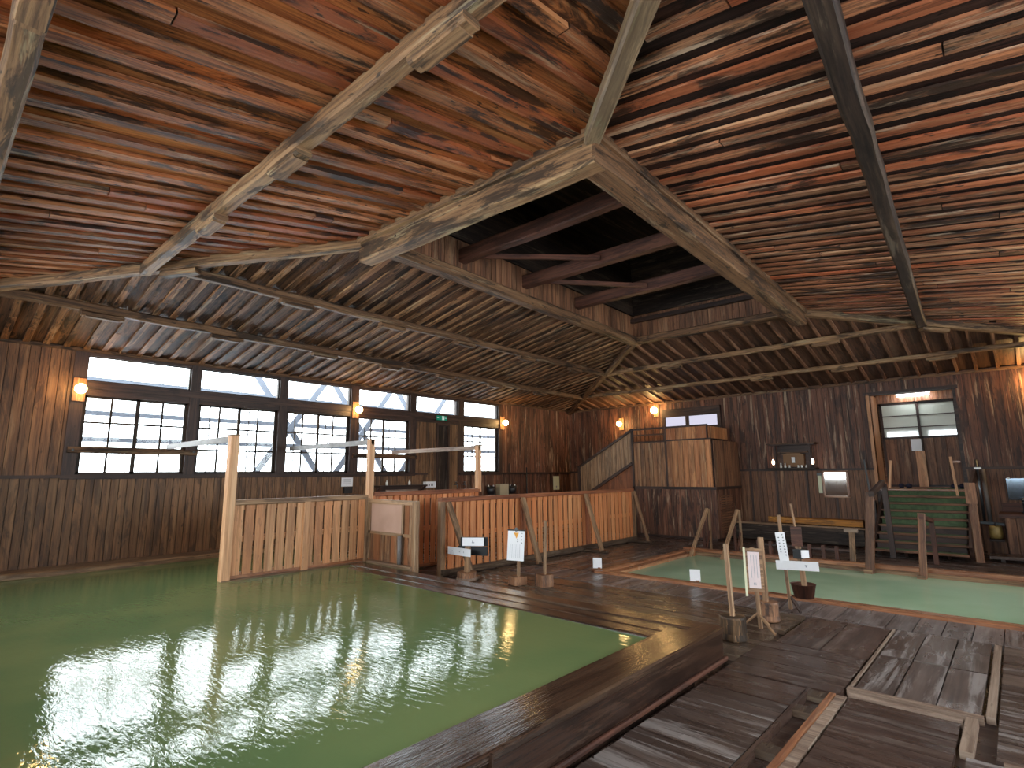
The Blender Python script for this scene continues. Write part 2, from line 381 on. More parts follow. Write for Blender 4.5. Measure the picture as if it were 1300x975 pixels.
mb = MB(); planks(mb, -6.7, PX1+.4, 7.2, 7.93, 0.0, .24, 'y', th=.045); tag(mb.build('deck_panel', 'deckl'), 'bleached walkway of short cross slats along the near edge of the small bath', 'floor panel')
mb = MB(); planks(mb, -6.75, -2.05, 5.1, 6.35, 0.0, .16, 'x', th=.045); tag(mb.build('deck_panel', 'decko'), 'wet olive brown deck between the large bath and the stumps of the signs', 'floor panel')
mb = MB(); planks(mb, -7.0, -2.0, 6.37, 7.17, 0.0, .2, 'x', th=.045); tag(mb.build('deck_panel', 'decko'), 'brown deck boards between sign stumps and the bleached walkway', 'floor panel')
mb = MB(); planks(mb, -7.05, -6.72, 7.2, 12.6, 0.0, .32, 'x', th=.045); tag(mb.build('deck_panel', 'decko'), 'brown deck boards at the foot of the long cedar partition', 'floor panel')
mb = MB(); planks(mb, -6.70, -5.53, 7.98, 12.6, 0.0, .24, 'y', th=.045); tag(mb.build('deck_panel', 'deck'), 'grey deck boards along the left end of the small bath', 'floor panel')
mb = MB(); planks(mb, -9.0, X1-.05, 12.62, YB-.05, 0.0, .2, 'x', th=.045); planks(mb, PX0, X1-.05, PY1+.02, 12.6, 0, .2, 'x', th=.045)
tag(mb.build('deck_panel', 'deckd'), 'dark deck beyond the small bath in front of the far wall', 'floor panel')
mb = MB(); planks(mb, XA+.1, -7.2, 5.5, 12.6, 0.0, .2, 'y', th=.045); tag(mb.build('deck_panel', 'deckd'), 'dark deck behind the cedar partitions below the left windows', 'floor panel')
# bleached frame boards
def board(x0, x1, y0, y1, label, mat='palew', z=.004):
    m_ = MB(); m_.box(x0, x1, y0, y1, z-.05, z, axis=0 if x1-x0 > y1-y0 else 1)
    return tag(m_.build('frame_board', mat), label, 'board', 'bleached boards between the deck panels')
board(-1.16, -.36, 5.03, 5.09, 'bleached board across the top of the dark slatted deck panel')
board(-1.12, -.46, 4.89, 4.94, 'second bleached board just in front of the dark slatted panel top', z=.006)
board(-.45, -.385, 4.4, 5.0, 'short bleached board right of the dark slatted deck panel')
board(-.35, -.30, 5.1, 7.15, 'bleached lengthwise board right of the white worn deck squares')
board(-.25, 1.6, 4.36, 4.395, 'bleached board running off the right edge of the photo')
board(-1.155, -1.135, 5.1, 7.15, 'thin worn strip left of the white worn deck squares', z=.004)
mb = MB(); planks(mb, -1.19, -1.125, 2.0, 4.86, .003, .2, 'x', th=.045); tag(mb.build('deck_panel', 'palew'), 'narrow row of bleached cross slats between the drain slots and the dark slatted panel', 'floor panel')
# open drain
t = thing('drain_channel', (-1.29, 4.0, 0), 'narrow wooden drain channel with open slots and bleached edges running toward the camera', 'drain')
MB().box(-1.235, -1.195, -1.4, 4.86, -.05, .006).build('edge_board', 'edge', t)
MB().box(-1.385, -1.36, -1.4, 4.86, -.05, .004).build('edge_board', 'deckd', t)
for y in (4.72, 4.36, 3.62, 2.9, 2.2, 1.5): MB().box(-1.36, -1.235, y, y+.12, -.045, .002, axis=1).build('bridge_piece', 'decko', t)
MB().box(-1.36, -1.235, -1.4, 4.86, -.12, -.09, axis=1).build('channel_bottom', 'black', t)

# ------------------------------------------------------------------ large bath
t = thing('bath_curb', (BX1, BY1, 0), 'wet dark brown timber curb around the large bath', 'bath edge')
c = MB(); zz = .285
c.beam((BX1-.045, -1.5, .15), (BX1-.045, BY1, .15), .09, .27, seg=16, wob=.003)
for y in (.2, 1.6, 2.1): c.beam((BX1+.006, y, .02), (BX1+.006, y, .275), .012, .05, up=(1, 0, 0))
c.build('outer_board', 'curb', t)
MB().beam((BX1+.02, -1.5, .02), (BX1+.02, BY1+.01, .02), .035, .036, ch=.01, seg=14, wob=.004).build('skirting', 'rustbeam', t)
c = MB()
for x0, x1 in ((BX1-.20, BX1+.015), (BX1-.37, BX1-.205)):
    c.beam(((x0+x1)/2, -1.5, .255 if x1 > -2.2 else .245), ((x0+x1)/2, BY1, .255 if x1 > -2.2 else .245), x1-x0, .06 if x1 > -2.2 else .05, ch=.012, seg=12, wob=.002)
c.build('top_board', 'curbtop', t)
c = MB()
for y0, y1, zt in ((BY1-.22, BY1, .255), (BY1-.43, BY1-.225, .243), (BY1-.62, BY1-.435, .238)):
    c.beam((-8.0, (y0+y1)/2, zt-.03), (BX1, (y0+y1)/2, zt), y1-y0, .06, ch=.012, seg=12, wob=.002)
c.build('far_top_board', 'curbtop', t)
MB().beam((-8.02, BY1-.31, -.3), (BX1, BY1-.31, -.3), .6, 1.0).beam((BX1-.19, -1.5, -.3), (BX1-.19, BY1-.62, -.3), .34, 1.0).build('inner_wall', 'curb', t)
w = MB(); q = [w.bm.verts.new((x, y, WZ)) for x, y in ((-10.5, Y0+.05), (BX1-.02, Y0+.05), (BX1-.02, BY1-.01), (-6.8, BY1-.01), (-6.8, BY1+.3), (-10.5, BY1+.3))]
w.face(q); o = w.build('bath_water', 'waterA', origin=(0, 0, WZ)); tag(o, 'milky olive green water rippling in the large bath', 'water', kind='stuff')
MB().box(-10.6, BX1-.1, Y0+.05, BY1+.35, -.85, -.5, axis=0).build('bath_floor', 'murk'); tag(bpy.data.objects['bath_floor'], 'green mineral floor under the large bath water', 'bath floor')
t = thing('wall_ledge', (-10.8, 1, 0), 'pale mineral crusted ledge between the large bath and the left wall', 'ledge')
MB().beam((-10.85, Y0, .16), (-10.85, 5.5, .16), .72, .28, ch=.02, seg=24, wob=.006).build('ledge_top', 'ledge', t)
MB().box(-11.15, -10.55, Y0+.02, 5.4, -.9, .03, axis=1).build('ledge_base', 'murk', t)
MB().beam((-10.50, Y0, .275), (-10.50, 5.5, .275), .09, .10, ch=.02, seg=30, wob=.008).build('lip_board', 'palew' if 0 else 'greyw', t)

# ------------------------------------------------------------------ small bath
t = thing('bath_edging', (PX0, PY0, 0), 'orange brown timber edging around the small sunken bath', 'bath edge')
def edge(a, b, w, h, z, m_='edge', nm='edge_board', **k): MB().beam((*a, z), (*b, z), w, h, ch=.012, seg=14, wob=.004, **k).build(nm, m_, t)
edge((PX0+.0, PY0+.07), (PX1, PY0+.07), .13, .10, -.02); edge((PX0+.14, PY0+.23), (PX1, PY0+.23), .14, .08, -.035, 'edge', 'step_board')
edge((PX0+.07, PY0), (PX0+.07, PY1), .13, .10, -.02); edge((PX0+.23, PY0+.14), (PX0+.23, PY1), .14, .08, -.035, 'edge', 'step_board')
edge((PX0, PY1-.07), (PX1, PY1-.07), .14, .14, -.0); edge((PX0+.1, PY1-.23), (PX1, PY1-.23), .12, .08, -.03, 'greyw', 'step_board')
MB().beam((PX0, PY1-.16, -.5), (PX1, PY1-.16, -.5), .3, .9).beam((PX0, PY0+.14, -.5), (PX1, PY0+.14, -.5), .26, .9).beam((PX0+.14, PY0, -.5), (PX0+.14, PY1, -.5), .26, .9).build('inner_wall', 'edge', t)
w = MB(); q = [w.bm.verts.new((x, y, PZ)) for x, y in ((PX0+.2, PY0+.2), (PX1, PY0+.2), (PX1, PY1-.2), (PX0+.2, PY1-.2))]
w.face(q); tag(w.build('bath_water', 'waterB', origin=(0, 0, PZ)), 'still milky jade green water in the small sunken bath', 'water', kind='stuff')
MB().box(PX0+.1, PX1, PY0+.1, PY1-.1, -.88, -.6, axis=0).build('bath_floor', 'murk'); tag(bpy.data.objects['bath_floor.001'], 'green mineral floor under the small bath water', 'bath floor')

# ------------------------------------------------------------------ walls
def vboards(mb, p0, p1, z0, z1, w, nrm, th=.022, gap=.008, jit=.005, ztop=None):
    """vertical boards from p0 to p1 (xy) standing on z0..z1, nrm = inward normal (xy)"""
    p0, p1, nrm = V((*p0, 0)), V((*p1, 0)), V((*nrm, 0)); L_ = (p1-p0).length; n = max(1, round(L_/w)); d = (p1-p0)/n
    for i in range(n):
        c_ = p0+d*(i+.5)+nrm*(th/2+random.uniform(0, jit))
        zt = z1 if ztop is None else ztop((p0+d*(i+.5)))
        mb.beam((c_.x, c_.y, z0), (c_.x, c_.y, zt), d.length-gap, th, up=nrm)
    return mb
# left wall: backing slabs with openings, boards, rails
ys = [(1.74, 3.30), (3.47, 4.98), (5.15, 6.65), (6.86, 8.33), (8.53, 9.96), (10.18, 11.56)]
w = MB()
w.box(XA-.16, XA-.01, Y0-.2, YB+.2, -.1, 1.62, axis=1); w.box(XA-.16, XA-.01, Y0-.2, 1.70, 1.6, ZE+.1, axis=2); w.box(XA-.16, XA-.01, 11.6, YB+.2, 1.6, ZE+.1, axis=2)
w.box(XA-.16, XA-.01, 8.4, 10.1, 1.5, 3.1, axis=1)
w.box(XA-.16, XA-.01, 1.6, 11.7, 3.70, ZE+.1, axis=1)
struct(w.build('wall_left', 'dark'), 'dark left wall of the bath hall')
vboards(MB(), (XA, Y0), (XA, 1.64), 1.68, ZE, .13, (1, 0)).build('upper_boarding', 'wallA', bpy.data.objects['wall_left'])
vboards(MB(), (XA, 11.66), (XA, YB), 1.68, ZE, .15, (1, 0)).build('upper_boarding', 'wallB', bpy.data.objects['wall_left'])
vboards(MB(), (XA, Y0), (XA, 9.0), .1, 1.64, .115, (1, 0)).build('lower_boarding', 'wallA2', bpy.data.objects['wall_left'])
vboards(MB(), (XA, 9.95), (XA, YB), .0, 1.64, .13, (1, 0)).build('lower_boarding', 'wallB', bpy.data.objects['wall_left'])
MB().beam((XA+.03, Y0, 1.665), (XA+.03, 8.9, 1.665), .09, .05).beam((XA+.03, 10.0, 1.665), (XA+.03, YB, 1.665), .09, .05).build('sill_rail', 'dark', bpy.data.objects['wall_left'])
MB().beam((XA+.03, Y0, ZE-.03), (XA+.03, YB, ZE-.03), .06, .06).build('cornice', 'beam2', bpy.data.objects['wall_left'])
# window posts and header (part of the wall)
w = MB()
for a, b in ((1.56, 1.74), (3.30, 3.47), (4.98, 5.15), (6.65, 6.86), (8.33, 8.53), (9.96, 10.18), (11.56, 11.68)): w.box(XA-.14, XA+.045, a, b, 1.62, ZE)
w.build('window_post', 'dark', bpy.data.objects['wall_left'])
w = MB(); w.box(XA-.12, XA+.03, 1.7, 11.6, 2.99, 3.10); w.box(XA-.12, XA+.05, 1.7, 11.6, 3.10, 3.235); w.box(XA-.12, XA+.03, 1.7, 11.6, 3.66, 3.73)
w.box(XA-.12, XA+.04, 1.7, 8.4, 1.62, 1.70); w.box(XA-.12, XA+.04, 10.1, 11.6, 1.62, 1.70); w.build('header', 'dark', bpy.data.objects['wall_left'])
# windows
for i, (a, b) in enumerate(ys):
    fr = MB()
    for s0, s1 in ((a, (a+b)/2+.015), ((a+b)/2-.015, b)):
        fx = XA-.02 if s0 == a else XA-.055
        if i == 4: break
        for y in (s0, s1-.05): fr.box(fx-.015, fx+.015, y, y+.05, 1.70, 2.99)
        for z in (1.70, 2.955): fr.box(fx-.015, fx+.015, s0, s1, z, z+.04)
    for y in (a, b-.02): fr.box(XA-.05, XA-.01, y, y+.02, 3.235, 3.67)
    fr.box(XA-.05, XA-.01, a, b, 3.235, 3.255); fr.box(XA-.05, XA-.01, a, b, 3.645, 3.67)
    f = struct(fr.build('window_%d' % (i+1), 'black'), ['window nearest the left edge of the photo, four by three panes under a clear transom', 'second window from the left edge behind the tall post', 'third window from the left edge with outside cross braces', 'fourth window from the left edge with a guard bar', 'transom window above the boarded side door', 'smallest window at the far right end of the left wall'][i])
    gl = MB(); mu = MB()
    for s0, s1 in ((a, (a+b)/2+.015), ((a+b)/2-.015, b)):
        fx = XA-.02 if s0 == a else XA-.055
        if i == 4: break
        mu.box(fx-.010, fx+.010, (s0+s1)/2-.016, (s0+s1)/2+.016, 1.73, 2.96)
        for k in (1, 2): mu.box(fx-.010, fx+.010, s0, s1, 1.72+k*.415-.016, 1.72+k*.415+.016)
        gl.box(fx-.002, fx+.002, s0+.02, s1-.02, 1.73, 2.96)
        if i in (1, 2, 3, 5): mu.box(fx-.05, fx-.04, s0+.22, s0+.24, 1.73, 2.96)
    if i != 4: mu.build('muntin', 'black', f)
    gl.box(XA-.033, XA-.029, a+.01, b-.01, 3.25, 3.65); gl.build('pane', 'glass', f)
# boarded side door under transom 5
d = MB(); vboards(d, (XA+.0, 8.53), (XA+.0, 9.22), 1.2, 2.99, .12, (1, 0)); vboards(d, (XA+.0, 9.62), (XA+.0, 9.97), .0, 2.99, .12, (1, 0))
struct(d.build('door_1', 'wallA2'), 'boarded side door below the green exit sign')
MB().box(XA-.005, XA+.004, 9.22, 9.62, .0, 2.93, axis=2).build('dark_leaf', 'black', bpy.data.objects['door_1'])
MB().box(XA, XA+.06, 9.20, 9.25, .0, 2.95).box(XA, XA+.06, 9.59, 9.64, 0, 2.95).box(XA, XA+.07, 9.2, 9.64, 2.93, 2.99).build('door_frame', 'dark', bpy.data.objects['door_1'])
# outside: snow frame seen through the glass
t = thing('outdoor_frame', (-12.6, 5, 0), 'pale timber bracing standing outside beyond the left windows', 'frame')
f = MB()
for y in (-1, 2.55, 4.6, 6.5, 8.4, 10.4, 12.4): f.beam((-12.7, y, -.5), (-12.7, y, 4.6), .12, .12)
f.bm.free(); f = MB()
for z in (2.86, 2.36): f.beam((-12.8, -2, z), (-12.8, 14, z), .05, .09)
f.beam((-12.8, -2, 3.52), (-12.8, 14, 3.46), .05, .08)
f.build('horizontal_rail', 'outer', t); f = MB()
for y in (5.0, 7.0, 9.0): f.beam((-12.75, y, 1.4), (-12.75, y+2.0, 4.2), .05, .14); f.beam((-12.85, y+2.0, 1.4), (-12.85, y, 4.2), .05, .14)
f.build('diagonal_brace', 'outer', t)
g = MB(); g.box(-60, XA-.4, -40, 60, -1.2, -1.0, axis=0); struct(g.build('ground', 'snow'), 'snow covered ground outside')

# far wall with stair opening and transom
w = MB()
OX0, OX1, OZT, OZB = -2.38, -.84, 3.40, 1.24
w.box(XA-.2, OX0, YB, YB+.15, -.1, ZE+.1, axis=0); w.box(OX1, X1+.2, YB, YB+.15, -.1, ZE+.1, axis=0)
w.box(OX0, OX1, YB, YB+.15, OZT, ZE+.1, axis=0); w.box(OX0, OX1, YB, YB+.15, -.1, OZB-.04, axis=0)
WB = struct(w.build('wall_back', 'dark'), 'far wall of the bath hall')
def bw(x0, x1, z0, z1, m_, wd=.12, nm='boarding'): vboards(MB(), (x0, YB), (x1, YB), z0, z1, wd, (0, -1)).build(nm, m_, WB)
bw(XA, OX0-.05, 1.70, ZE, 'wallB', .13, 'upper_boarding'); bw(OX1+.05, X1, 1.70, ZE, 'wallB', .15, 'upper_boarding'); bw(OX0-.05, OX1+.05, OZT+.06, ZE, 'wallB')
bw(XA, OX0-.05, .0, 1.66, 'wallB2', .11, 'lower_boarding'); bw(OX1+.05, X1, .0, 1.66, 'wallB2', .12, 'lower_boarding')
MB().box(XA, OX0-.05, YB-.06, YB, 1.66, 1.71).box(OX1+.05, X1, YB-.06, YB, 1.66, 1.71).build('dado_rail', 'dark', WB)
MB().box(XA, X1, YB-.07, YB, ZE-.08, ZE-.02).build('cornice', 'beam2', WB)
tr = MB()
for x in (-5.25, -4.62, -3.9, -3.28): tr.box(x, x+.045, YB-.045, YB-.01, .02, 1.66)
tr.build('lower_stud', 'dark', WB)
# right wall and wall behind, both with windows
def pierced(name, fixed, lo, hi, wins, axis, label, sgn):
    w = MB(); e = (fixed, fixed+.15*sgn); e = (min(e), max(e))
    def bx(a, b, z0, z1):
        if axis == 'y': w.box(e[0], e[1], a, b, z0, z1, axis=2 if z1-z0 > b-a else 1)
        else: w.box(a, b, e[0], e[1], z0, z1, axis=2 if z1-z0 > b-a else 0)
    zs = (1.3, 3.6); bx(lo, hi, -.1, zs[0]); bx(lo, hi, zs[1], ZE+.1)
    p = lo
    for a, b in wins: bx(p, a, zs[0], zs[1]); p = b
    bx(p, hi, zs[0], zs[1])
    W_ = struct(w.build(name, 'wallB2'), label)
    return W_
winR = [(1.2, 3.0), (3.4, 5.2), (5.6, 7.4), (7.8, 9.6), (10.0, 11.8)]
winN = [(-9.6, -7.8), (-7.4, -5.6), (-5.2, -3.4), (-3.0, -1.2), (-.8, 1.0)]
pierced('wall_right', X1, Y0-.2, YB+.2, winR, 'y', 'right wall with its row of daylight windows', 1)
pierced('wall_front', Y0, XA-.2, X1+.2, winN, 'x', 'near wall with its row of daylight windows', -1)
k = 20
for ax, wins in (('y', winR), ('x', winN)):
    for a, b in wins:
        f = MB(); g = MB(); c0 = (X1+.07) if ax == 'y' else (Y0-.07)
        def bb(m_, p, q, z0, z1, th): (m_.box(c0-th, c0+th, p, q, z0, z1) if ax == 'y' else m_.box(p, q, c0-th, c0+th, z0, z1))
        for i in range(5): y = lerp(a, b, i/4); bb(f, max(a, y-.02), min(b, y+.02), 1.3, 3.6, .02)
        for z in (1.3, 1.85, 2.4, 2.95, 3.02, 3.56): bb(f, a, b, z, z+.035, .02)
        bb(g, a, b, 1.3, 3.6, .002)
        o = struct(f.build('window_%d' % k, 'black'), 'daylight window out of the photo'); g.build('pane', 'glass', o); k += 1

# ------------------------------------------------------------------ ceiling (hipped, with a square opening)
def facefn(which):
    # returns: range lo..hi of the running coordinate, function (c,t)->point, tmin(c)
    if which == 'A': a, b, e, lo, hi, ax, fx = RL, RF, XA, Y0, YB, 1, 0
    if which == 'C': a, b, e, lo, hi, ax, fx = RN, RR, X1, Y0, YB, 1, 0
    if which == 'B': a, b, e, lo, hi, ax, fx = RF, RR, YB, XA, X1, 0, 1
    if which == 'D': a, b, e, lo, hi, ax, fx = RL, RN, Y0, XA, X1, 0, 1
    def rim(c):
        u = min(1, max(0, (c-a[ax])/(b[ax]-a[ax]))); return lerp(a[fx], b[fx], u)
    def tmin(c):
        if c < a[ax]: return (c-a[ax])/(lo-a[ax])
        if c > b[ax]: return (c-b[ax])/(hi-b[ax])
        return 0.0
    def pt(c, t):
        v = lerp(rim(c), e, t); z = lerp(ZR, ZE, t)
        return V((v, c, z)) if fx == 0 else V((c, v, z))
    return lo, hi, pt, tmin
first = None
base_c = MB()
for wh in 'ABCD':
    lo, hi, pt, tmin = facefn(wh); n = 40
    for i in range(n):
        c0, c1 = lerp(lo, hi, i/n), lerp(lo, hi, (i+1)/n); m0, m1 = tmin(c0), tmin(c1)
        if m0 > .999 and m1 > .999: continue
        up = V((0, 0, .045))
        pa, pb, pc_, pd = pt(c0, 1)+up, pt(c1, 1)+up, pt(c1, m1)+up, pt(c0, m0)+up
        vv = [base_c.bm.verts.new(p) for p in (pa, pb, pc_, pd)]
        v2 = [base_c.bm.verts.new(p+V((0, 0, .12))) for p in (pa, pb, pc_, pd)]
        base_c.face(vv); base_c.face(list(reversed(v2)))
base_c.box(XA-.4, XA+.02, Y0-.4, YB+.4, ZE+.05, ZE+.25, axis=1); base_c.box(X1-.02, X1+.4, Y0-.4, YB+.4, ZE+.05, ZE+.25, axis=1)
base_c.box(XA-.4, X1+.4, Y0-.4, Y0+.02, ZE+.05, ZE+.25, axis=0); base_c.box(XA-.4, X1+.4, YB-.02, YB+.4, ZE+.05, ZE+.25, axis=0)
CE = struct(base_c.build('ceiling', 'dark', origin=(0, 0, 0)), 'hipped ceiling of lapped weathered boards around the square roof opening')
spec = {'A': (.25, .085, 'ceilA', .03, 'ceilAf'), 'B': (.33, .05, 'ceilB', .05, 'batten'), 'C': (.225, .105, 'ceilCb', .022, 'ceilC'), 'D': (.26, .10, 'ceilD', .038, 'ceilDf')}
for wh in 'ABCD':
    pitch, fw, mt, dp, mt2 = spec[wh]
    lo, hi, pt, tmin = facefn(wh); n = round((hi-lo)/pitch); pitch = (hi-lo)/n
    back, front = MB(), MB()
    cd = V((0, 1, 0)) if wh in 'AC' else V((1, 0, 0))
    for i in range(n):
        c = lo+(i+.5)*pitch; m = tmin(c)
        if m < .97:
            a, b = pt(c, m), pt(c, 1.0); nrm = (b-a).cross(cd).normalized()
            if nrm.z < 0: nrm = -nrm
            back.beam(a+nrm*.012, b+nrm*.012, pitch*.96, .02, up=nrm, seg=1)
        c = lo+(i+1)*pitch
        if c < hi-.05:
            m = tmin(c)
            if m < .97:
                a, b = pt(c, m), pt(c, 1.0); nrm = (b-a).cross(cd).normalized(); nrm = nrm if nrm.z > 0 else -nrm
                fw2 = fw*random.uniform(.85, 1.15); off = random.uniform(-.01, .01)
                dz = nrm*(-dp/2-random.uniform(0, .006))
                # the cover boards are laid in two or three lengths
                cuts = [m]+sorted(random.uniform(m, 1) for _ in range(random.choice((0, 1, 1, 2))))+[1.0]
                for t0, t1 in zip(cuts[:-1], cuts[1:]):
                    if (t1-t0) < .03: continue
                    front.beam(pt(c, t0)+cd*off+dz, pt(c, t1-.002)+cd*(off+random.uniform(-.006, .006))+dz, fw2, dp, up=nrm, seg=3, wob=.004)
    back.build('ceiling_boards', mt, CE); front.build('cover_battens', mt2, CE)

# eave corners
EC = {'near': (X1, Y0), 'left': (XA, Y0), 'right': (X1, YB), 'far': (XA, YB)}
RC = {'near': RN, 'left': RL, 'right': RR, 'far': RF}
def hp(k, t, dz=0): return V((lerp(RC[k][0], EC[k][0], t), lerp(RC[k][1], EC[k][1], t), lerp(ZR, ZE, t)+dz))
HIP = {'near': ('pale', .15, 'pale grey hip beam rising from the near corner of the roof opening to the top edge of the photo'),
       'left': ('beam', .15, 'pale hip beam running from the roof opening to the left edge of the photo'),
       'right': ('beam', .16, 'tan hip beam running from the roof opening to the right edge of the photo'),
       'far': ('beam2', .15, 'short brown hip beam falling to the far corner of the hall')}
for kk, (m_, wd, lab) in HIP.items():
    o = MB().beam(hp(kk, .0, -.08), hp(kk, 1.0, -.08), wd, .13, ch=.02, seg=12, wob=.008).build('hip_beam', m_); tag(o, lab, 'beam', 'hip beams of the roof')
def purlin(k0, k1, t, m_, lab, size=.12, blocks=(), side=None, dz=-.095, sag=.0, wd=None):
    t = t if isinstance(t, tuple) else (t, t)
    a, b = hp(k0, t[0], dz), hp(k1, t[1], dz)
    r = thing('purlin_beam', tuple((a+b)/2), lab, 'beam', 'purlins under the ceiling boards')
    MB().beam(a, b, wd or size, size, ch=.02, seg=26, wob=.008, sag=sag).build('timber', m_, r)
    for u in blocks:
        c_ = a.lerp(b, u); d_ = (b-a).normalized(); q = c_-V((0, 0, size*.5+.03))
        L2 = .50
        MB().beam(q-d_*L2/2, q+d_*L2/2, size*.95, .07, ch=.018).beam(q-d_*(L2/2-.05)-V((0, 0, .03)), q+d_*(L2/2-.05)-V((0, 0, .03)), size*.9, .03, ch=.008).build('splice_block', m_, r)
T1, T2 = .31, .68
purlin('left', 'far', (.33, .335), 'beam2', 'upper brown purlin on the ceiling side above the left windows', blocks=(.163, .33, .497, .68, .86))
purlin('left', 'far', (.64, .70), 'beam2', 'lower brown purlin on the ceiling side above the left windows', blocks=(.092, .217, .348, .46, .575, .7, .84))
purlin('far', 'right', (.335, .30), 'beam', 'upper tan purlin on the ceiling side above the far wall', blocks=(.28, .77), size=.11)
purlin('far', 'right', T2, 'beam', 'lower tan purlin on the ceiling side above the far wall', blocks=(.25, .49, .655, .815), size=.10)
purlin('right', 'near', (.30, .38), 'black', 'sooty black curved purlin crossing the right hand ceiling boards', size=.15, sag=.05)
purlin('left', 'near', (.37, .36), 'beam', 'heavy weathered purlin crossing the orange boards at the top left of the photo', blocks=(.297, .517, .772), size=.14)
purlin('left', 'near', T2, 'beam', 'grey weathered purlin in the top left corner of the photo', blocks=(.30, .6), size=.14)
# splice block where the left hip meets the upper purlins
c_ = hp('left', .31, -.19); d_ = (hp('left', 1)-hp('left', 0)).normalized()
tag(MB().beam(c_-d_*.22, c_+d_*.22, .15, .07, ch=.02).build('splice_block', 'beam'), 'pale block under the left hip beam where the purlins meet', 'block')
c_ = hp('right', .33, -.19); d_ = (hp('right', 1)-hp('right', 0)).normalized()
tag(MB().beam(c_-d_*.22, c_+d_*.22, .15, .07, ch=.02).build('splice_block', 'beam'), 'tan block under the right hip beam where the purlins meet', 'block')
# rim of the opening
def rimbeam(k0, k1, m_, lab, bot=.34, wd=.22):
    a, b = V((*RC[k0], ZR)), V((*RC[k1], ZR)); cen = V((-4.3, 7.35, ZR)); d_ = (b-a).normalized()
    inn = V((-d_.y, d_.x, 0)); inn = inn if inn.dot(cen-a) > 0 else -inn
    r = thing('rim_beam', tuple((a+b)/2), lab, 'beam', 'beams around the roof opening')
    MB().beam(a+inn*.09-d_*.02-V((0, 0, bot/2-.02)), b+inn*.09+d_*.02-V((0, 0, bot/2-.02)), wd, bot, ch=.02, seg=14, wob=.006).build('main_timber', m_, r)
    MB().beam(a-inn*.045-d_*.03-V((0, 0, .045)), b-inn*.045+d_*.03-V((0, 0, .055)), .08, .11, ch=.01, seg=14, wob=.004).build('upper_moulding', m_, r)
    kn = MB(); n = int((b-a).length/.42)
    for i in range(n):
        p = a.lerp(b, (i+.5+random.uniform(-.2, .2))/n)-inn*.008-V((0, 0, bot*.45+random.uniform(-.03, .03)))
        kn.lathe(p, [(.028, 0), (.022, .008), (.0, .012)], 10, -inn)
    kn.build('wooden_peg', 'dark', r)
    return r
rimbeam('left', 'near', 'beam', 'massive pale beam with pegs on the near left side of the roof opening')
rimbeam('near', 'right', 'beam2', 'massive brown beam on the right side of the roof opening', .32, .27)
rimbeam('left', 'far', 'beam2', 'brown beam on the window side of the roof opening', .16)
rimbeam('far', 'right', 'beam2', 'brown beam on the far side of the roof opening', .14)
# shaft
SH = MB()
def shaft_side(k0, k1, m_):
    a, b = V((*RC[k0], 0)), V((*RC[k1], 0)); cen = V((-4.3, 7.35, 0)); d_ = (b-a).normalized()
    inn = V((-d_.y, d_.x, 0)); inn = inn if inn.dot(cen-a) > 0 else -inn
    o = vboards(MB(), (a-inn*.0)[:2], (b-inn*.0)[:2], ZR-.02, 5.25, .13, tuple(inn)[:2])
    up_ = MB().beam(a+inn*.02-d_*.15+V((0, 0, 5.95)), b+inn*.02+d_*.15+V((0, 0, 5.95)), .04, 1.36); struct(up_.build('wall_shaft_upper', 'black'), 'upper side of the roof shaft, its shade put into the black colour')  # darkness high in the shaft is put into the colour of these sides
    o.beam(a-inn*.08-d_*.15+V((0, 0, 5.72)), b-inn*.08+d_*.15+V((0, 0, 5.72)), .1, 1.9)
    return o
S0 = None
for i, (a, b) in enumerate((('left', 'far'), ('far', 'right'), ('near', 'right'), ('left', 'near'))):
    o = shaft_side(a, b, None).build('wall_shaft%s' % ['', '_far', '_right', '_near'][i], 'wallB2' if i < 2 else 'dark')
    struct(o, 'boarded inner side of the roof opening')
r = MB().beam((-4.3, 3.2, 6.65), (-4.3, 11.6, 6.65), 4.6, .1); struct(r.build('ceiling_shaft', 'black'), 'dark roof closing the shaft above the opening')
r = MB().beam((-6.3, 10.9, 5.12), (-2.7, 11.0, 5.12), .10, .09); r.beam((-6.1, 3.7, 5.12), (-6.3, 10.9, 5.12), .06, .05)
struct(r.build('trim_1', 'dark'), 'dark rail inside the roof opening')
for y, lab in ((5.4, 'nearest red brown tie beam across the dark roof opening'), (6.95, 'middle red brown tie beam across the dark roof opening'), (8.6, 'farthest red brown tie beam across the dark roof opening')):
    tag(MB().beam((-6.1, y, 5.0), (-2.5, y+.1, 5.0), .16, .22, ch=.02, seg=8, wob=.006).build('tie_beam', 'rustbeam'), lab, 'beam', 'tie beams in the roof opening')
for a, b, lab in (((-5.7, 5.515, 4.96), (-4.4, 6.85, 4.96), 'short dark bracing board between the nearest and middle tie beams'), ((-5.7, 7.05, 4.96), (-4.5, 8.51, 4.96), 'short dark bracing board between the middle and farthest tie beams')):
    tag(MB().beam(a, b, .05, .07).build('bracing_board', 'rustbeam'), lab, 'board')

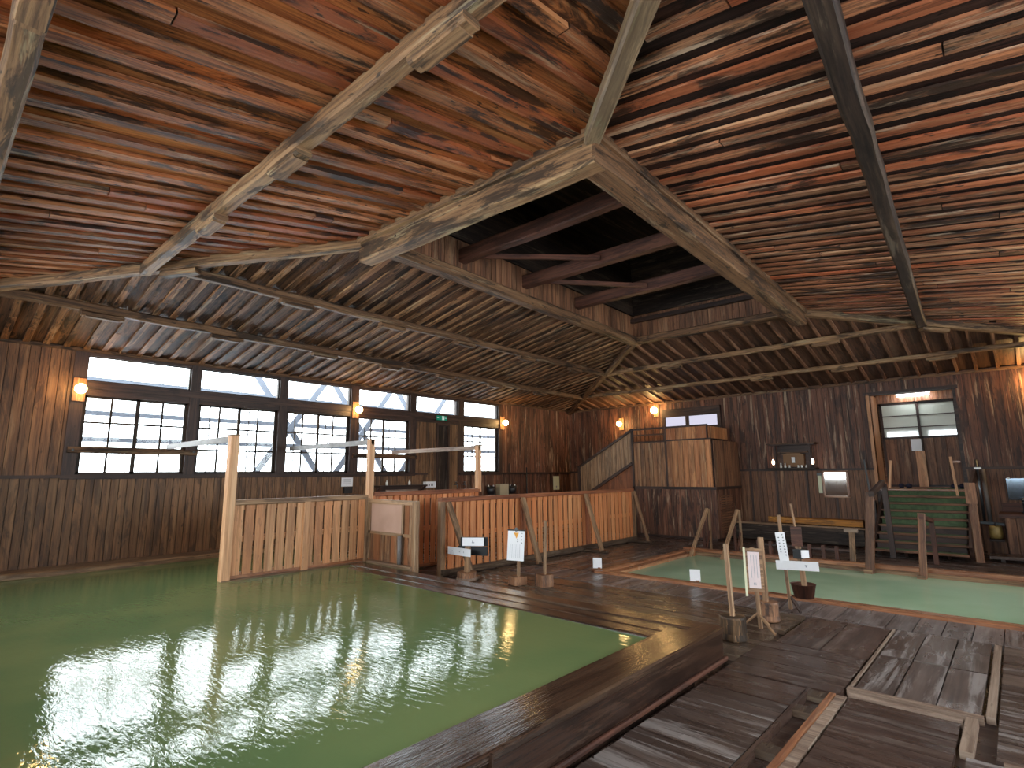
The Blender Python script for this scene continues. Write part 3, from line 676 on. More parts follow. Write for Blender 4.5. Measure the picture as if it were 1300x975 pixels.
# ------------------------------------------------------------------ cedar partitions
def partition(x, y0, y1, z0, z1, n, name_label, mat, posts, rail_mat, slat_gap=.02, capw=.10, bottom='edge', face=1, cat='partition'):
    r = thing('slatted_partition', (x, (y0+y1)/2, z0), name_label, cat)
    MB().beam((x-.0, y0, z1-.035), (x-.0, y1, z1-.035), capw, .075, ch=.008, seg=6, wob=.002).build('top_rail', rail_mat, r)
    MB().beam((x-.03, y0, z0+.05), (x-.03, y1, z0+.05), .05, .09).build('bottom_rail', bottom, r)
    MB().beam((x-.035, y0, (z0+z1)/2), (x-.035, y1, (z0+z1)/2), .03, .08).build('middle_rail', mat, r)
    MB().beam((x-.035, y0, z1-.1), (x-.035, y1, z1-.1), .03, .08).build('back_rail', mat, r)
    for (py, w_, zb, zt, pm) in posts: MB().beam((x+.005*face, py, zb), (x+.005*face, py, zt), .09, w_, up=(0, 1, 0), ch=.006, seg=3, wob=.001).build('post', pm, r)
    sl = MB(); p = (y1-y0)/n
    for i in range(n):
        c_ = y0+(i+.5)*p
        sl.beam((x+.0, c_, z0+.06), (x+.0, c_+random.uniform(-.003, .003), z1-.07), p-slat_gap, .018, up=(1, 0, 0))
    sl.build('slat_panel', mat, r)
    return r
P1 = partition(-8.1, 3.06, 5.18, .24, 1.32, 14, 'cedar slat partition standing in the large bath under the tallest curtain post', 'cedarL', [(4.13, .10, .24, 1.27, 'cedarL'), (5.19, .07, .0, 1.27, 'greyw')], 'greyw', slat_gap=.030)
MB().beam((-8.06, 2.95, .22), (-8.06, 5.2, .22), .12, .07, ch=.01, seg=12, wob=.006).build('water_sill', 'ledge', P1)
P2 = partition(-8.1, 5.30, 7.8, .0, 1.36, 18, 'cedar partition behind the framed screen, with a red brown rail and a post at its far end', 'cedar', [(5.3, .05, 0, 1.3, 'cedar')], 'cedarR', slat_gap=.035)
P3 = partition(-7.15, 5.98, 12.2, .0, 1.26, 37, 'long bright cedar partition with four raking braces', 'cedar', [(6.02, .10, 0, 1.20, 'greyw'), (8.05, .13, 0, 1.2, 'cedarR'), (10.2, .12, 0, 1.2, 'cedarR'), (12.2, .12, 0, 1.2, 'greyw')], 'cedarR', slat_gap=.045)
MB().beam((-7.08, 5.98, .06), (-7.08, 12.2, .06), .05, .10).build('kick_board', 'decko', P3)
for y, yb, w_ in ((6.12, 6.25, .10), (8.0, 7.92, .12), (10.1, 9.98, .11), (12.2, 11.95, .08)):
    MB().beam((-7.09, y, 1.19), (-6.62, yb, .02), w_, .05, up=(1, 0, 0), ch=.005).build('brace', 'greyw', P3)
    MB().box(-7.1, -6.5, yb-.05, yb+.05, .002, .05, axis=0).build('foot_board', 'decko', P3)
def curtain_post(y, zb, zt, lab, arm_mat, w_=.11, xend=XA+.10, part=None):
    r = thing('curtain_post', (-8.1, y, zb), lab, 'post', 'tall posts with wall arms')
    MB().beam((-8.1, y, zb), (-8.1, y, zt), w_, w_, up=(0, 1, 0), ch=.006).build('upright', 'post', r)
    MB().beam((-8.05, y, zt-.035), (xend, y, zt-.035), .05, .085).build('arm', arm_mat, r)
    MB().box(-8.17, -8.03, y-.065, y+.065, zt, zt+.02, axis=0).build('cap', 'greyw', r)
curtain_post(3.0, .18, 2.21, 'tallest pale cedar post, standing in the large bath, with a grey wall arm', 'greyp', .12)
curtain_post(5.24, 1.20, 2.24, 'pale post above the framed screen with a grey wall arm', 'greyp', .10)
curtain_post(7.78, 1.30, 2.22, 'pale post at the far end of the red brown rail with a pinkish wooden arm', 'palew', .10)
# framed screen at the bath corner
r = thing('framed_screen', (-7.45, 5.25, .2), 'stained wooden screen with a pinkish grey upper panel at the corner of the large bath', 'screen')
MB().box(-7.13, -7.08, 5.2, 5.25, .24, 1.2).build('stile', 'greyw', r); MB().box(-8.04, -7.99, 5.2, 5.25, .3, 1.2).build('stile', 'greyw', r)
MB().beam((-6.8, 5.22, .17), (-6.8, 5.22, 1.24), .10, .10, up=(0, 1, 0), ch=.02, seg=8, wob=.004).build('end_post', 'greyw', r)
MB().box(-8.1, -6.76, 5.2, 5.26, 1.18, 1.25).box(-8.1, -6.83, 5.2, 5.25, .70, .745).build('cross_rail', 'black' if 0 else 'greyw', r)
MB().box(-8.04, -7.13, 5.22, 5.235, .745, 1.18).build('upper_panel', 'pinkp', r)
b = MB(); vboards(b, (-8.04, 5.245), (-7.13, 5.245), .28, .70, .15, (0, -1)); vboards(b, (-7.08, 5.245), (-6.84, 5.245), .28, 1.18, .12, (0, -1)); b.build('boarding', 'closet2', r)
MB().beam((-7.95, 5.2, .245), (-6.8, 5.2, .245), .14, .09, ch=.01, seg=8, wob=.008).build('sill', 'ledge', r)
tag(MB().tube([(-7.1, 5.155, .72), (-7.1, 5.155, .30)], .035).build('overflow_pipe', 'greyp'), 'short pale pipe hanging on the framed screen down to the water', 'pipe')

# ------------------------------------------------------------------ stumps, signs
def stump(x, y, r0, h, mat, lab, square=False, group='stump bases of the signs', root=None):
    if square: o = MB().beam((x, y, 0), (x, y, h), r0*2, r0*2, up=(.3, 1, 0), ch=.015, seg=3, wob=.006).build('stump', mat, root)
    else:
        mb = MB(); n = 18; prof = [(r0*1.04, 0), (r0*1.08, .01), (r0*1.0, h*.3), (r0*.98, h*.7), (r0*1.0, h*.93), (r0*.95, h)]
        mb.lathe((x, y, 0), prof, n, (0, 0, 1), smooth=False)
        for v in mb.bm.verts: 
            a = math.atan2(v.co.y-y, v.co.x-x); k_ = 1+.045*math.sin(3*a+x*9)+.03*math.sin(7*a+y*5)
            v.co.x = x+(v.co.x-x)*k_; v.co.y = y+(v.co.y-y)*k_
        o = mb.build('stump', mat, root)
    return o
def ink(o, pts, size, nrm, updir, mat='ink', name='lettering', parent=None, thick=.0015, seed=1):
    """small glyph like strokes: each point gets a few crossing bars"""
    rnd = random.Random(seed); nrm, updir = V(nrm).normalized(), V(updir).normalized(); sd = updir.cross(nrm).normalized()
    for p in pts:
        p = V(p)+nrm*thick; mb = MB()
        for k_ in range(5):
            if k_ < 2: a = sd; ln = size*.9; off = updir*rnd.uniform(-.4, .4)*size
            elif k_ < 4: a = updir; ln = size*.8; off = sd*rnd.uniform(-.35, .35)*size
            else: a = (sd+updir*rnd.choice((-1, 1))).normalized(); ln = size*.6; off = V((0, 0, 0))
            mb.beam(p+off-a*ln/2, p+off+a*ln/2, size*.13, .001, up=nrm)
        mb.build('character', mat, parent)
def plate(cx, cy, cz, ang, w_, h_, th, parent, mat='white', name='sign_board', tilt=0.0, lean=0.0):
    """upright plate, ang = heading of its face normal about z (0 = faces -y)"""
    nrm = V((math.sin(ang), -math.cos(ang), 0)); nrm.z = lean; nrm.normalize(); sd = V((math.cos(ang), math.sin(ang), 0))
    up_ = nrm.cross(sd); up_ = up_ if up_.z > 0 else -up_
    sd2 = sd*math.cos(tilt)+up_*math.sin(tilt); up2 = up_*math.cos(tilt)-sd*math.sin(tilt)
    c_ = V((cx, cy, cz))
    MB().beam(c_-sd2*w_/2, c_+sd2*w_/2, th, h_, up=up2).build(name, mat, parent)
    return c_+nrm*(th/2), nrm, sd2, up2
# 1: stump with two plates back to back, at the bath's far edge
X_, Y_ = -6.58, 6.08
r = thing('boundary_sign', (X_, Y_, 0), 'white encrusted stump by the large bath holding two crossed white name plates', 'sign')
stump(X_, Y_, .15, .13, 'stump', '', root=r)
MB().beam((X_, Y_, .10), (X_+.02, Y_, .52), .09, .06, up=(0, 1, 0), ch=.006, seg=3, wob=.003).build('upright', 'greyw', r)
MB().lathe((X_, Y_, .012), [(.165, 0), (.172, .02), (.160, .035)], 20).build('mineral_crust', 'palew', r)
c_, n_, s_, u_ = plate(X_-.08, Y_-.10, .44, -.05, .56, .115, .012, r); ink(r, [c_+s_*k_ for k_ in (-.16, .02, .12)], .022, n_, u_, 'faint', parent=r)
plate(X_+.08, Y_+.05, .45, .35, .52, .13, .03, r, 'blk', 'backing_board')
c_, n_, s_, u_ = plate(X_+.16, Y_-.02, .60, .62, .34, .125, .012, r); ink(r, [c_+s_*.0], .045, n_, u_, 'faint', parent=r, seed=4)
plate(X_+.10, Y_+.06, .59, .62, .44, .14, .03, r, 'blk', 'backing_board')
# 2: notice clipped on a stick
X_, Y_ = -5.74, 6.36
r = thing('notice_stand', (X_, Y_, 0), 'tall white notice sheet with an orange mark on a stick in a wooden block', 'sign')
stump(X_-.02, Y_, .11, .12, 'stump', '', True, root=r)
MB().beam((X_, Y_, .1), (X_+.02, Y_, .5), .045, .03, up=(0, 1, 0)).build('stick', 'greyw', r)
c_, n_, s_, u_ = plate(X_-.01, Y_-.04, .57, .25, .285, .44, .008, r, 'white', 'notice_sheet', tilt=-.0, lean=.12)
MB().beam(c_+u_*.225-s_*.15, c_+u_*.225+s_*.15, .02, .018).lathe(c_+u_*.235, [(.03, 0), (.03, .012)], 12, n_).build('clip_bar', 'blk', r)
MB().poly([c_+n_*.002+u_*.19-s_*.045, c_+n_*.002+u_*.19+s_*.045, c_+n_*.002+u_*.10+s_*.01], .001, n_).build('orange_mark', 'orange', r)
ink(r, [c_+s_*.10+u_*(.18-.045*k_) for k_ in range(4)]+[c_+s_*.03+u_*(.09-.03*k_) for k_ in range(2)], .02, n_, u_, parent=r, seed=5)
ln = MB()
for k_ in range(6): ln.beam(c_+n_*.0012+s_*(.07-k_*.032)+u_*.02, c_+n_*.0012+s_*(.07-k_*.032)-u_*.18, .003, .001, up=n_)
ln.build('small_print', 'faint', r)
# 3: block with pole and a thin dark post
X_, Y_ = -5.36, 6.52
r = thing('pole_block', (X_, Y_, 0), 'square orange brown wooden block with a slim upright pole', 'post')
stump(X_, Y_, .10, .17, 'stump', '', True, root=r)
MB().beam((X_+.0, Y_, .1), (X_+.03, Y_, .95), .05, .035, up=(0, 1, 0), ch=.008, seg=5, wob=.003).build('pole', 'greyw', r)
MB().beam((X_-.13, Y_-.02, 0), (X_-.13, Y_-.02, .17), .04, .05, up=(0, 1, 0)).build('side_post', 'dark', r)
# 4: small cards standing on the bath edge
for x, y, lab in ((-5.47, 8.08, 'small blank white card at the left corner of the small bath'), (-3.72, 8.06, 'small blank white card on the near edge of the small bath')):
    r = thing('edge_card', (x, y, .03), lab, 'card', 'blank cards on the small bath edge')
    plate(x, y, .13, .45, .15, .17, .006, r, 'white', 'card'); MB().box(x-.05, x+.05, y+.0, y+.05, .04, .06).build('foot', 'edge', r)
# 5: charred stump with a post
X_, Y_ = -2.28, 5.74
r = thing('post_stump', (X_, Y_, 0), 'charred round stump with a pale square post beside the bath corner', 'post')
stump(X_, Y_, .125, .22, 'stumpd', '', root=r)
MB().beam((X_+.0, Y_, .18), (X_-.02, Y_, .92), .042, .042, up=(0, 1, 0), ch=.004).build('post', 'greyw', r)
# 6: tripod sign with long framed paper
X_, Y_ = -2.20, 6.22
r = thing('tripod_sign', (X_, Y_, 0), 'wooden tripod stand holding a long framed pinkish paper notice', 'sign')
MB().beam((X_+.02, Y_, .02), (X_-.01, Y_, .84), .035, .035, up=(0, 1, 0)).build('pole', 'greyw', r)
for dx, dy in ((-.17, -.06), (.20, -.12), (.03, .22)):
    MB().beam((X_, Y_, .17), (X_+dx, Y_+dy, .012), .022, .022, ch=.004).build('leg', 'greyw', r)
c_, n_, s_, u_ = plate(X_+.01, Y_-.035, .615, .32, .175, .44, .02, r, 'greyw', 'frame_board', lean=.05)
MB().beam(c_-s_*.06+u_*.2, c_-s_*.06-u_*.19, .012, .12, up=s_).build('paper_sheet', 'paper', r) if 0 else plate(*(c_+n_*.002-u_*.0), .32, .115, .37, .006, r, 'paper', 'paper_sheet', lean=.05)
plate(*(c_-s_*.088-u_*.02), .32, .022, .50, .03, r, 'labelw', 'side_strip', lean=.05)
ink(r, [c_+n_*.007-u_*.14], .035, n_, u_, 'faint', parent=r, seed=9); ln = MB()
for k_ in range(3): ln.beam(c_+n_*.0062+s_*(.03-k_*.028)+u_*.15, c_+n_*.0062+s_*(.03-k_*.028)-u_*.08, .004, .001, up=n_)
ln.build('small_print', 'faint', r)
# 7: round stump with post behind it
X_, Y_ = -2.24, 6.70
r = thing('post_stump', (X_, Y_, 0), 'orange brown round stump with a pale post, just behind the tripod notice', 'post')
stump(X_, Y_, .105, .20, 'stump', '', root=r)
MB().beam((X_-.03, Y_, .16), (X_-.035, Y_, .90), .055, .045, up=(0, 1, 0), ch=.004).build('post', 'greyw', r)
# 8: tall stand with upright white text board and crossing board
X_, Y_ = -2.18, 7.30
r = thing('direction_sign', (X_, Y_, 0), 'slim stand with an upright white board of black writing crossed by a long white board', 'sign')
MB().beam((X_-.01, Y_, .02), (X_-.06, Y_, 1.12), .032, .032, up=(0, 1, 0)).build('pole', 'greyw', r)
for dx, dy in ((-.14, -.02), (.12, -.08), (.05, .14)): MB().beam((X_, Y_, .16), (X_+dx, Y_+dy, .01), .025, .02).build('leg', 'dark', r)
c_, n_, s_, u_ = plate(X_-.035, Y_-.045, .735, .35, .105, .36, .014, r, 'white', 'upright_board', tilt=.09)
ink(r, [c_+s_*.026+u_*(.15-.034*k_) for k_ in range(8)], .020, n_, u_, parent=r, seed=2)
ink(r, [c_-s_*.022+u_*(.12-.034*k_) for k_ in range(6)], .020, n_, u_, parent=r, seed=3)
c_, n_, s_, u_ = plate(X_+.11, Y_-.03, .535, .12, .46, .105, .014, r, 'white', 'cross_board', tilt=.03)
ink(r, [c_+s_*.10], .035, n_, u_, 'faint', parent=r, seed=6)
# 9: pot with leaning post, plaque and box
X_, Y_ = -2.23, 8.02
r = thing('post_pot', (X_, Y_, 0), 'dark wooden tub holding a post with a brown plaque and small white box sign', 'post')
MB().lathe((X_, Y_, .0), [(.115, .03), (.15, .20), (.155, .20), (.13, .19), (.02, .17)], 18).build('tub', 'rustbeam', r)
MB().beam((X_+.02, Y_, .12), (X_-.03, Y_, .75), .06, .05, up=(0, 1, 0), ch=.006, seg=4, wob=.002).build('post', 'greyw', r)
MB().beam((X_-.02, Y_+.02, .7), (X_-.07, Y_+.02, 1.22), .022, .025, up=(0, 1, 0)).build('upper_rod', 'greyw', r)
plate(X_-.02, Y_-.03, .80, .2, .13, .25, .02, r, 'rustbeam', 'brown_plaque')
MB().box(X_-.07, X_+.05, Y_-.07, Y_+.02, .52, .64, axis=0).build('dark_box', 'blk', r)
plate(X_+.075, Y_-.07, .585, .75, .10, .10, .01, r, 'white', 'small_plate')

# ------------------------------------------------------------------ closet, its stair and landing
r = thing('landing_enclosure', (-6.6, 14.2, 0), 'boarded enclosure under the raised landing left of centre on the far wall', 'enclosure')
CX0, CX1, CY = -7.76, -5.52, 13.4
def fb(x0, x1, z0, z1, m_, nm, w_=.13): vboards(MB(), (x0, CY), (x1, CY), z0, z1, w_, (0, -1)).build(nm, m_, r)
MB().box(CX0, CX1-.02, CY, YB-.09, 0, 2.42, axis=0).build('core', 'dark', r)
fb(CX0, CX1+.03, .05, 1.22, 'wallB', 'lower_front'); fb(CX0, -6.80, 1.28, 2.44, 'closet2', 'upper_left_front', .12)
o = vboards(MB(), (-6.74, CY-.02), (CX1-.03, CY-.02), 1.28, 2.46, .14, (0, -1)).build('upper_right_front', 'closet', r); o['label'] = 'bright cedar boards'
o = vboards(MB(), (-6.74, CY-.03), (CX1-.12, CY-.03), 2.50, 2.80, .26, (0, -1)).build('parapet_band', 'closet', r)
vboards(MB(), (CX1, CY), (CX1, YB-.09), 1.28, 2.44, .13, (1, 0)).build('upper_side', 'wallB2', r)
vboards(MB(), (CX1, CY), (CX1, YB-.09), .05, 1.22, .13, (1, 0)).build('lower_side', 'wallB', r)
o = vboards(MB(), (CX1-.1, CY), (CX1-.1, CY+1.2), 2.50, 2.80, .2, (1, 0)).build('side_parapet', 'closet', r)
b = MB(); b.box(CX0-.02, CX1+.04, CY-.05, CY, 1.215, 1.285); b.box(CX1, CX1+.04, CY, YB-.06, 1.215, 1.285); b.box(-6.79, -6.745, CY-.045, CY, 1.28, 2.86); b.box(CX0-.03, CX0+.03, CY-.05, CY, 0, 2.80); b.box(CX0, -6.75, CY-.04, CY, 2.45, 2.49); b.box(-6.75, CX1-.02, CY-.05, CY, 2.46, 2.50)
b.box(CX0, CX1-.1, CY-.04, CY+.02, 2.80, 2.85); b.box(CX0, -6.75, CY-.03, CY, 2.64, 2.68); b.box(CX1-.16, CX1-.1, CY-.05, CY, 2.46, 2.84); b.build('framing', 'dark', r)
lv = MB()
for k_ in range(16): z = .18+k_*.058; lv.beam((CX1+.03, CY+.16, z), (CX1+.03, CY+.9, z), .03, .03)
lv.build('louvre', 'wallB2', r)
r2 = thing('enclosed_stair', (-8.65, 13.5, 0), 'sloping boarded stair parapet rising to the landing behind the long partition', 'stair')
SX0, SX1 = -9.58, -7.80
sl = MB(); n = 14
def topz(x): return lerp(1.80, 2.80, (x-SX0)/(SX1-SX0))
for k_ in range(n):
    xa, xb = lerp(SX0, SX1, k_/n)+.003, lerp(SX0, SX1, (k_+1)/n)-.003
    za, zb = topz(xa), topz(xb); ba, bb_ = max(.1, za-.86) if 0 else lerp(.92, 1.93, (xa-SX0)/(SX1-SX0)), lerp(.92, 1.93, (xb-SX0)/(SX1-SX0))
    sl.poly([(xa, CY-.01, ba), (xb, CY-.01, bb_), (xb, CY-.01, zb), (xa, CY-.01, za)], .02, (0, -1, 0))
sl.build('parapet_boards', 'greyw', r2)
MB().beam((SX0-.03, CY-.02, 1.82), (SX1+.05, CY-.02, 2.83), .08, .06).build('handrail', 'dark', r2)
MB().beam((SX0, CY-.03, .90), (SX1, CY-.03, 1.90), .06, .07).build('stringer', 'dark', r2)
MB().poly([(SX0, CY+.02, 0), (SX1, CY+.02, 0), (SX1, CY+.02, 1.9), (SX0, CY+.02, .88)], .03, (0, -1, 0)).build('skirt_panel', 'skirtp', r2)
b = MB()
for k_ in range(9): b.box(SX0+k_*.2, SX0+(k_+1)*.2, CY+.1, YB-.2, .9+k_*.11, .95+k_*.11, axis=1)
b.build('tread', 'dark', r2)
MB().box(SX0-.04, SX0+.02, CY-.05, CY+.02, 0, 1.86).build('newel', 'dark', r2)
# transom panes and lintel behind the landing
t = struct(MB().box(-7.66, -7.56, YB-.10, YB-.03, 1.92, 3.5).box(-6.0, -5.9, YB-.10, YB-.03, 1.92, 3.5).box(-7.66, -5.9, YB-.12, YB-.03, 3.26, 3.5).box(-6.93, -6.83, YB-.1, YB-.03, 1.92, 3.26).box(-7.6, -5.95, YB-.08, YB-.03, 2.9, 2.96).build('window_7', 'dark'), 'pair of pale panes over the landing door')
MB().box(-7.56, -6.93, YB-.06, YB-.05, 2.96, 3.26).box(-6.83, -6.0, YB-.06, YB-.05, 2.96, 3.26).build('pane', 'shoji', t)
struct(vboards(MB(), (-7.56, YB-.03), (-6.0, YB-.03), 1.92, 2.9, .2, (0, -1)).build('door_2', 'dark'), 'dark door at the head of the enclosed stair')

# ------------------------------------------------------------------ green stairs
r = thing('staircase', (-1.5, 14.0, 0), 'broad wooden staircase with green carpeted treads climbing to the far doorway', 'stair')
NS = 9; RZ = .138; TD = .261
for k_ in range(NS):
    z = RZ*(k_+1); y = 12.92+TD*k_
    MB().beam((-2.26, y+.03, z-.02), (-.80, y+.03, z-.02), .055, .042, ch=.005).build('nosing', 'nosing' if k_ < 8 else 'edge', r)
    MB().box(-2.24, -.82, y+.05, min(y+TD+.02, 15.09), z-.035, z-.003, axis=0).build('tread', 'dark', r)
    MB().box(-2.22, -.84, y+.055, min(y+TD+.01, 15.09), z-.004, z+.006, axis=0).build('carpet', 'green', r)
    MB().box(-2.22, -.84, y+TD-.01, y+TD+.005, z, z+RZ-.045, axis=0).build('riser', 'green' if k_ > 2 else 'dark', r) if k_ < NS-1 else None
for x in (-2.28, -.78): MB().beam((x, 13.12, .14), (x, 15.05, 1.12), .05, .26, ch=.005).build('stringer', 'dark', r)
for x in (-1.75, -1.1):
    MB().beam((x, 13.05, .05), (x, 15.04, 1.05), .05, .08).build('carriage', 'dark', r)
MB().box(-2.34, -.86, 15.1, 16.18, 1.203, 1.245, axis=0).build('landing', 'edge', r)
MB().box(-1.5, -.9, 15.14, 16.0, 1.245, 1.255, axis=0).build('landing_carpet', 'green', r)
# outer guards
r = thing('stair_guard', (-.68, 13.5, 0), 'dark board guard on the right side of the green stairs', 'rail')
MB().beam((-.66, 12.9, .03), (-.66, 12.95, 1.38), .12, .07, up=(0, 1, 0), ch=.01).build('newel', 'wallB2', r)
MB().beam((-.66, 12.95, 1.3), (-.66, 15.0, 1.55), .05, .2).build('board', 'dark', r)
MB().box(-.74, -.58, 12.86, 12.9, 1.05, 1.42, axis=2).build('cap_board', 'wallB2', r)
r = thing('bath_handrail', (-2.0, 11.6, 0), 'tall dark leaning handrail from the stair foot into the small bath', 'rail')
MB().beam((-2.03, 11.02, -.3), (-1.93, 11.25, 1.28), .13, .07, up=(0, 1, 0), ch=.01, seg=4, wob=.004).build('post', 'wallB2', r)
MB().beam((-1.90, 11.2, 1.25), (-1.98, 12.9, 1.42), .08, .1, ch=.01).build('top_rail', 'dark', r)
MB().beam((-1.92, 12.8, .0), (-1.95, 12.85, 1.4), .09, .07, up=(0, 1, 0)).build('rear_post', 'dark', r)
MB().box(-2.09, -1.97, 10.96, 11.0, -.06, .02).build('foot_block', 'greyw', r)
r = thing('bath_handrail', (-1.3, 11.5, 0), 'red brown post and handrail in front of the middle of the green stairs', 'rail')
MB().beam((-1.31, 11.02, -.3), (-1.24, 11.25, .95), .10, .07, up=(0, 1, 0), ch=.01, seg=4, wob=.003).build('post', 'wallB2', r)
MB().beam((-1.24, 11.2, .9), (-1.24, 12.5, .75), .06, .08, ch=.01).build('top_rail', 'rustbeam', r)
MB().beam((-1.24, 12.45, .0), (-1.24, 12.45, .8), .07, .07, up=(0, 1, 0)).build('rear_post', 'rustbeam', r)
MB().box(-1.37, -1.25, 10.95, 11.0, -.06, .0).build('foot_block', 'greyw', r)
for x, lab in ((-5.0, 'left of two small sloping handrails at the far edge of the small bath'), (-4.35, 'right of two small sloping handrails at the far edge of the small bath')):
    r = thing('sloping_handrail', (x, 11.2, 0), lab, 'rail', 'small sloping handrails of the small bath')
    MB().beam((x-.13, 10.9, -.1), (x-.06, 11.75, .86), .07, .05, ch=.006).build('sloping_rail', 'greyw', r)
    MB().beam((x-.02, 11.75, 0), (x-.02, 11.75, .86), .04, .04, up=(0, 1, 0)).build('post', 'greyw', r)
    MB().beam((x-.05, 11.5, 0), (x-.05, 11.5, .55), .045, .045, up=(0, 1, 0)).build('middle_post', 'rustbeam', r)
    MB().beam((x-.04, 11.53, .02), (x-.02, 11.72, .4), .03, .03).build('strut', 'rustbeam', r)
    MB().beam((x-.1, 11.05, -.3), (x-.1, 11.05, .14), .04, .04, up=(0, 1, 0)).build('foot', 'edge', r)
r = thing('guard_rail', (-3.1, 11.7, 0), 'low red brown guard rail of short posts along the far edge of the small bath', 'rail')
for x in (-3.98, -3.75, -3.52, -3.29, -3.05, -2.82, -2.60): MB().box(x-.03, x+.03, 11.56, 11.62, 0, .29, axis=2).build('post', 'rustbeam', r)
MB().box(-3.98, -2.35, 11.57, 11.61, .21, .245, axis=0).build('bar', 'dark', r)
MB().beam((-2.36, 11.6, 0), (-2.33, 11.6, .62), .08, .07, up=(0, 1, 0)).build('tall_post', 'greyw', r)
MB().box(-2.45, -2.24, 11.56, 11.64, .55, .62, axis=0).build('post_head', 'palew', r)

# doorway beyond the stairs
t = struct(MB().box(OX0-.06, OX0+.0, YB-.06, YB+.9, 1.24, 3.44, axis=2).build('trim_2', 'cedarL'), 'pale jamb board on the left of the far doorway')
struct(MB().box(OX0-.1, OX1+.1, YB-.06, YB+.02, OZT, OZT+.07).build('trim_3', 'dark'), 'dark lintel over the far doorway')
w = MB(); w.box(OX0-.2, OX0-.06, YB+.1, 16.2, 1.1, 3.7, axis=1); w.box(OX1, OX1+.12, YB+.1, 16.2, 1.1, 3.7, axis=1); w.box(OX0-.2, OX1+.2, 16.2, 16.3, 1.1, 3.7, axis=0); w.box(OX0-.2, OX1+.2, YB+.1, 16.3, 3.62, 3.72, axis=0)
struct(w.build('wall_lobby', 'wallB2'), 'boarded lobby beyond the far doorway')
DY = 16.02
for nm, x0, x1, yy, lab in (('door_3', -2.34, -1.56, DY, 'left sliding door with three glass rows at the top of the green stairs'), ('door_4', -1.62, -.86, DY+.06, 'right sliding door with three glass rows at the top of the green stairs')):
    f = MB(); f.box(x0, x0+.05, yy-.02, yy+.02, 1.26, 3.26); f.box(x1-.05, x1, yy-.02, yy+.02, 1.26, 3.26)
    for z in (1.26, 2.40, 2.66, 2.94, 3.22): f.box(x0, x1, yy-.02, yy+.02, z, z+(.05 if z in (1.26, 2.40, 3.22) else .022))
    o = struct(f.build(nm, 'dark'), lab)
    MB().box(x0+.03, x1-.03, yy-.005, yy+.005, 2.44, 3.23).build('pane', 'dglass', o)
    vboards(MB(), (x0+.04, yy+.01), (x1-.04, yy+.01), 1.29, 2.41, .24, (0, -1)).build('lower_panel', 'wallB2', o)
MB().box(-1.72, -1.54, DY-.05, DY-.03, 1.27, 2.1, axis=2).build('centre_board', 'cedarL', bpy.data.objects['door_4'])
tag(MB().box(-1.78, -1.58, DY-.07, DY-.06, 2.10, 2.38).build('door_notice', 'white'), 'white notice sheet on the sliding doors under the glass', 'sign')
struct(vboards(MB(), (OX0, DY-.04), (OX1, DY-.04), 3.28, 3.62, .16, (0, -1)).build('wall_lobby_head', 'edge'), 'board panel above the sliding doors')
r = thing('strip_light', (-1.62, 15.75, 3.38), 'bright white strip light above the sliding doors', 'lamp')
MB().box(-1.95, -1.28, 15.74, 15.84, 3.44, 3.48, axis=0).build('fitting', 'white', r); MB().beam((-1.93, 15.78, 3.41), (-1.30, 15.78, 3.41), .05, .05, ch=.014).build('tube', 'bulbw', r)
r = thing('calligraphy_strip', (-2.3, 15.6, 2.3), 'narrow white strip sign with a black frame on the left lobby wall', 'sign')
MB().box(OX0-.055, OX0-.045, 15.75, 15.92, 2.35, 3.2, axis=2).build('strip_board', 'white', r); b = MB()
for y0, y1, z0, z1 in ((15.78, 15.80, 2.45, 2.95), (15.87, 15.89, 2.45, 2.95), (15.78, 15.89, 2.45, 2.47), (15.78, 15.89, 2.93, 2.95)): b.box(OX0-.045, OX0-.04, y0, y1, z0, z1)
b.build('black_frame', 'ink', r)
tag(MB().beam((-2.2, 15.2, 1.25), (-2.12, 15.2, 1.88), .05, .05, up=(0, 1, 0)).build('door_handrail', 'post'), 'pale post at the left of the top step', 'post')
r = thing('door_handrail', (-.97, 15.0, 1.2), 'pale post with a small bracket at the right of the top step', 'post')
MB().beam((-.98, 14.95, 1.10), (-1.02, 14.95, 1.93), .045, .045, up=(0, 1, 0)).build('post', 'post', r); MB().box(-1.0, -.86, 14.93, 14.97, 1.80, 1.84).build('bracket', 'edge', r)
for x, y, lab in ((-1.92, 15.35, 'dark navy slippers heaped at the left of the top landing'), (-.98, 15.45, 'dark slippers at the right of the top landing')):
    r = thing('slippers', (x, y, 1.25), lab, 'slippers'); 
    for dx in (-.07, .07):
        m_ = MB(); 
        bmesh.ops.create_uvsphere(m_.bm, u_segments=14, v_segments=8, radius=1, matrix=Matrix.Translation((x+dx, y, 1.30)) @ Matrix.Diagonal((.06, .14, .055, 1)))
        m_.build('slipper', 'cloth', r)

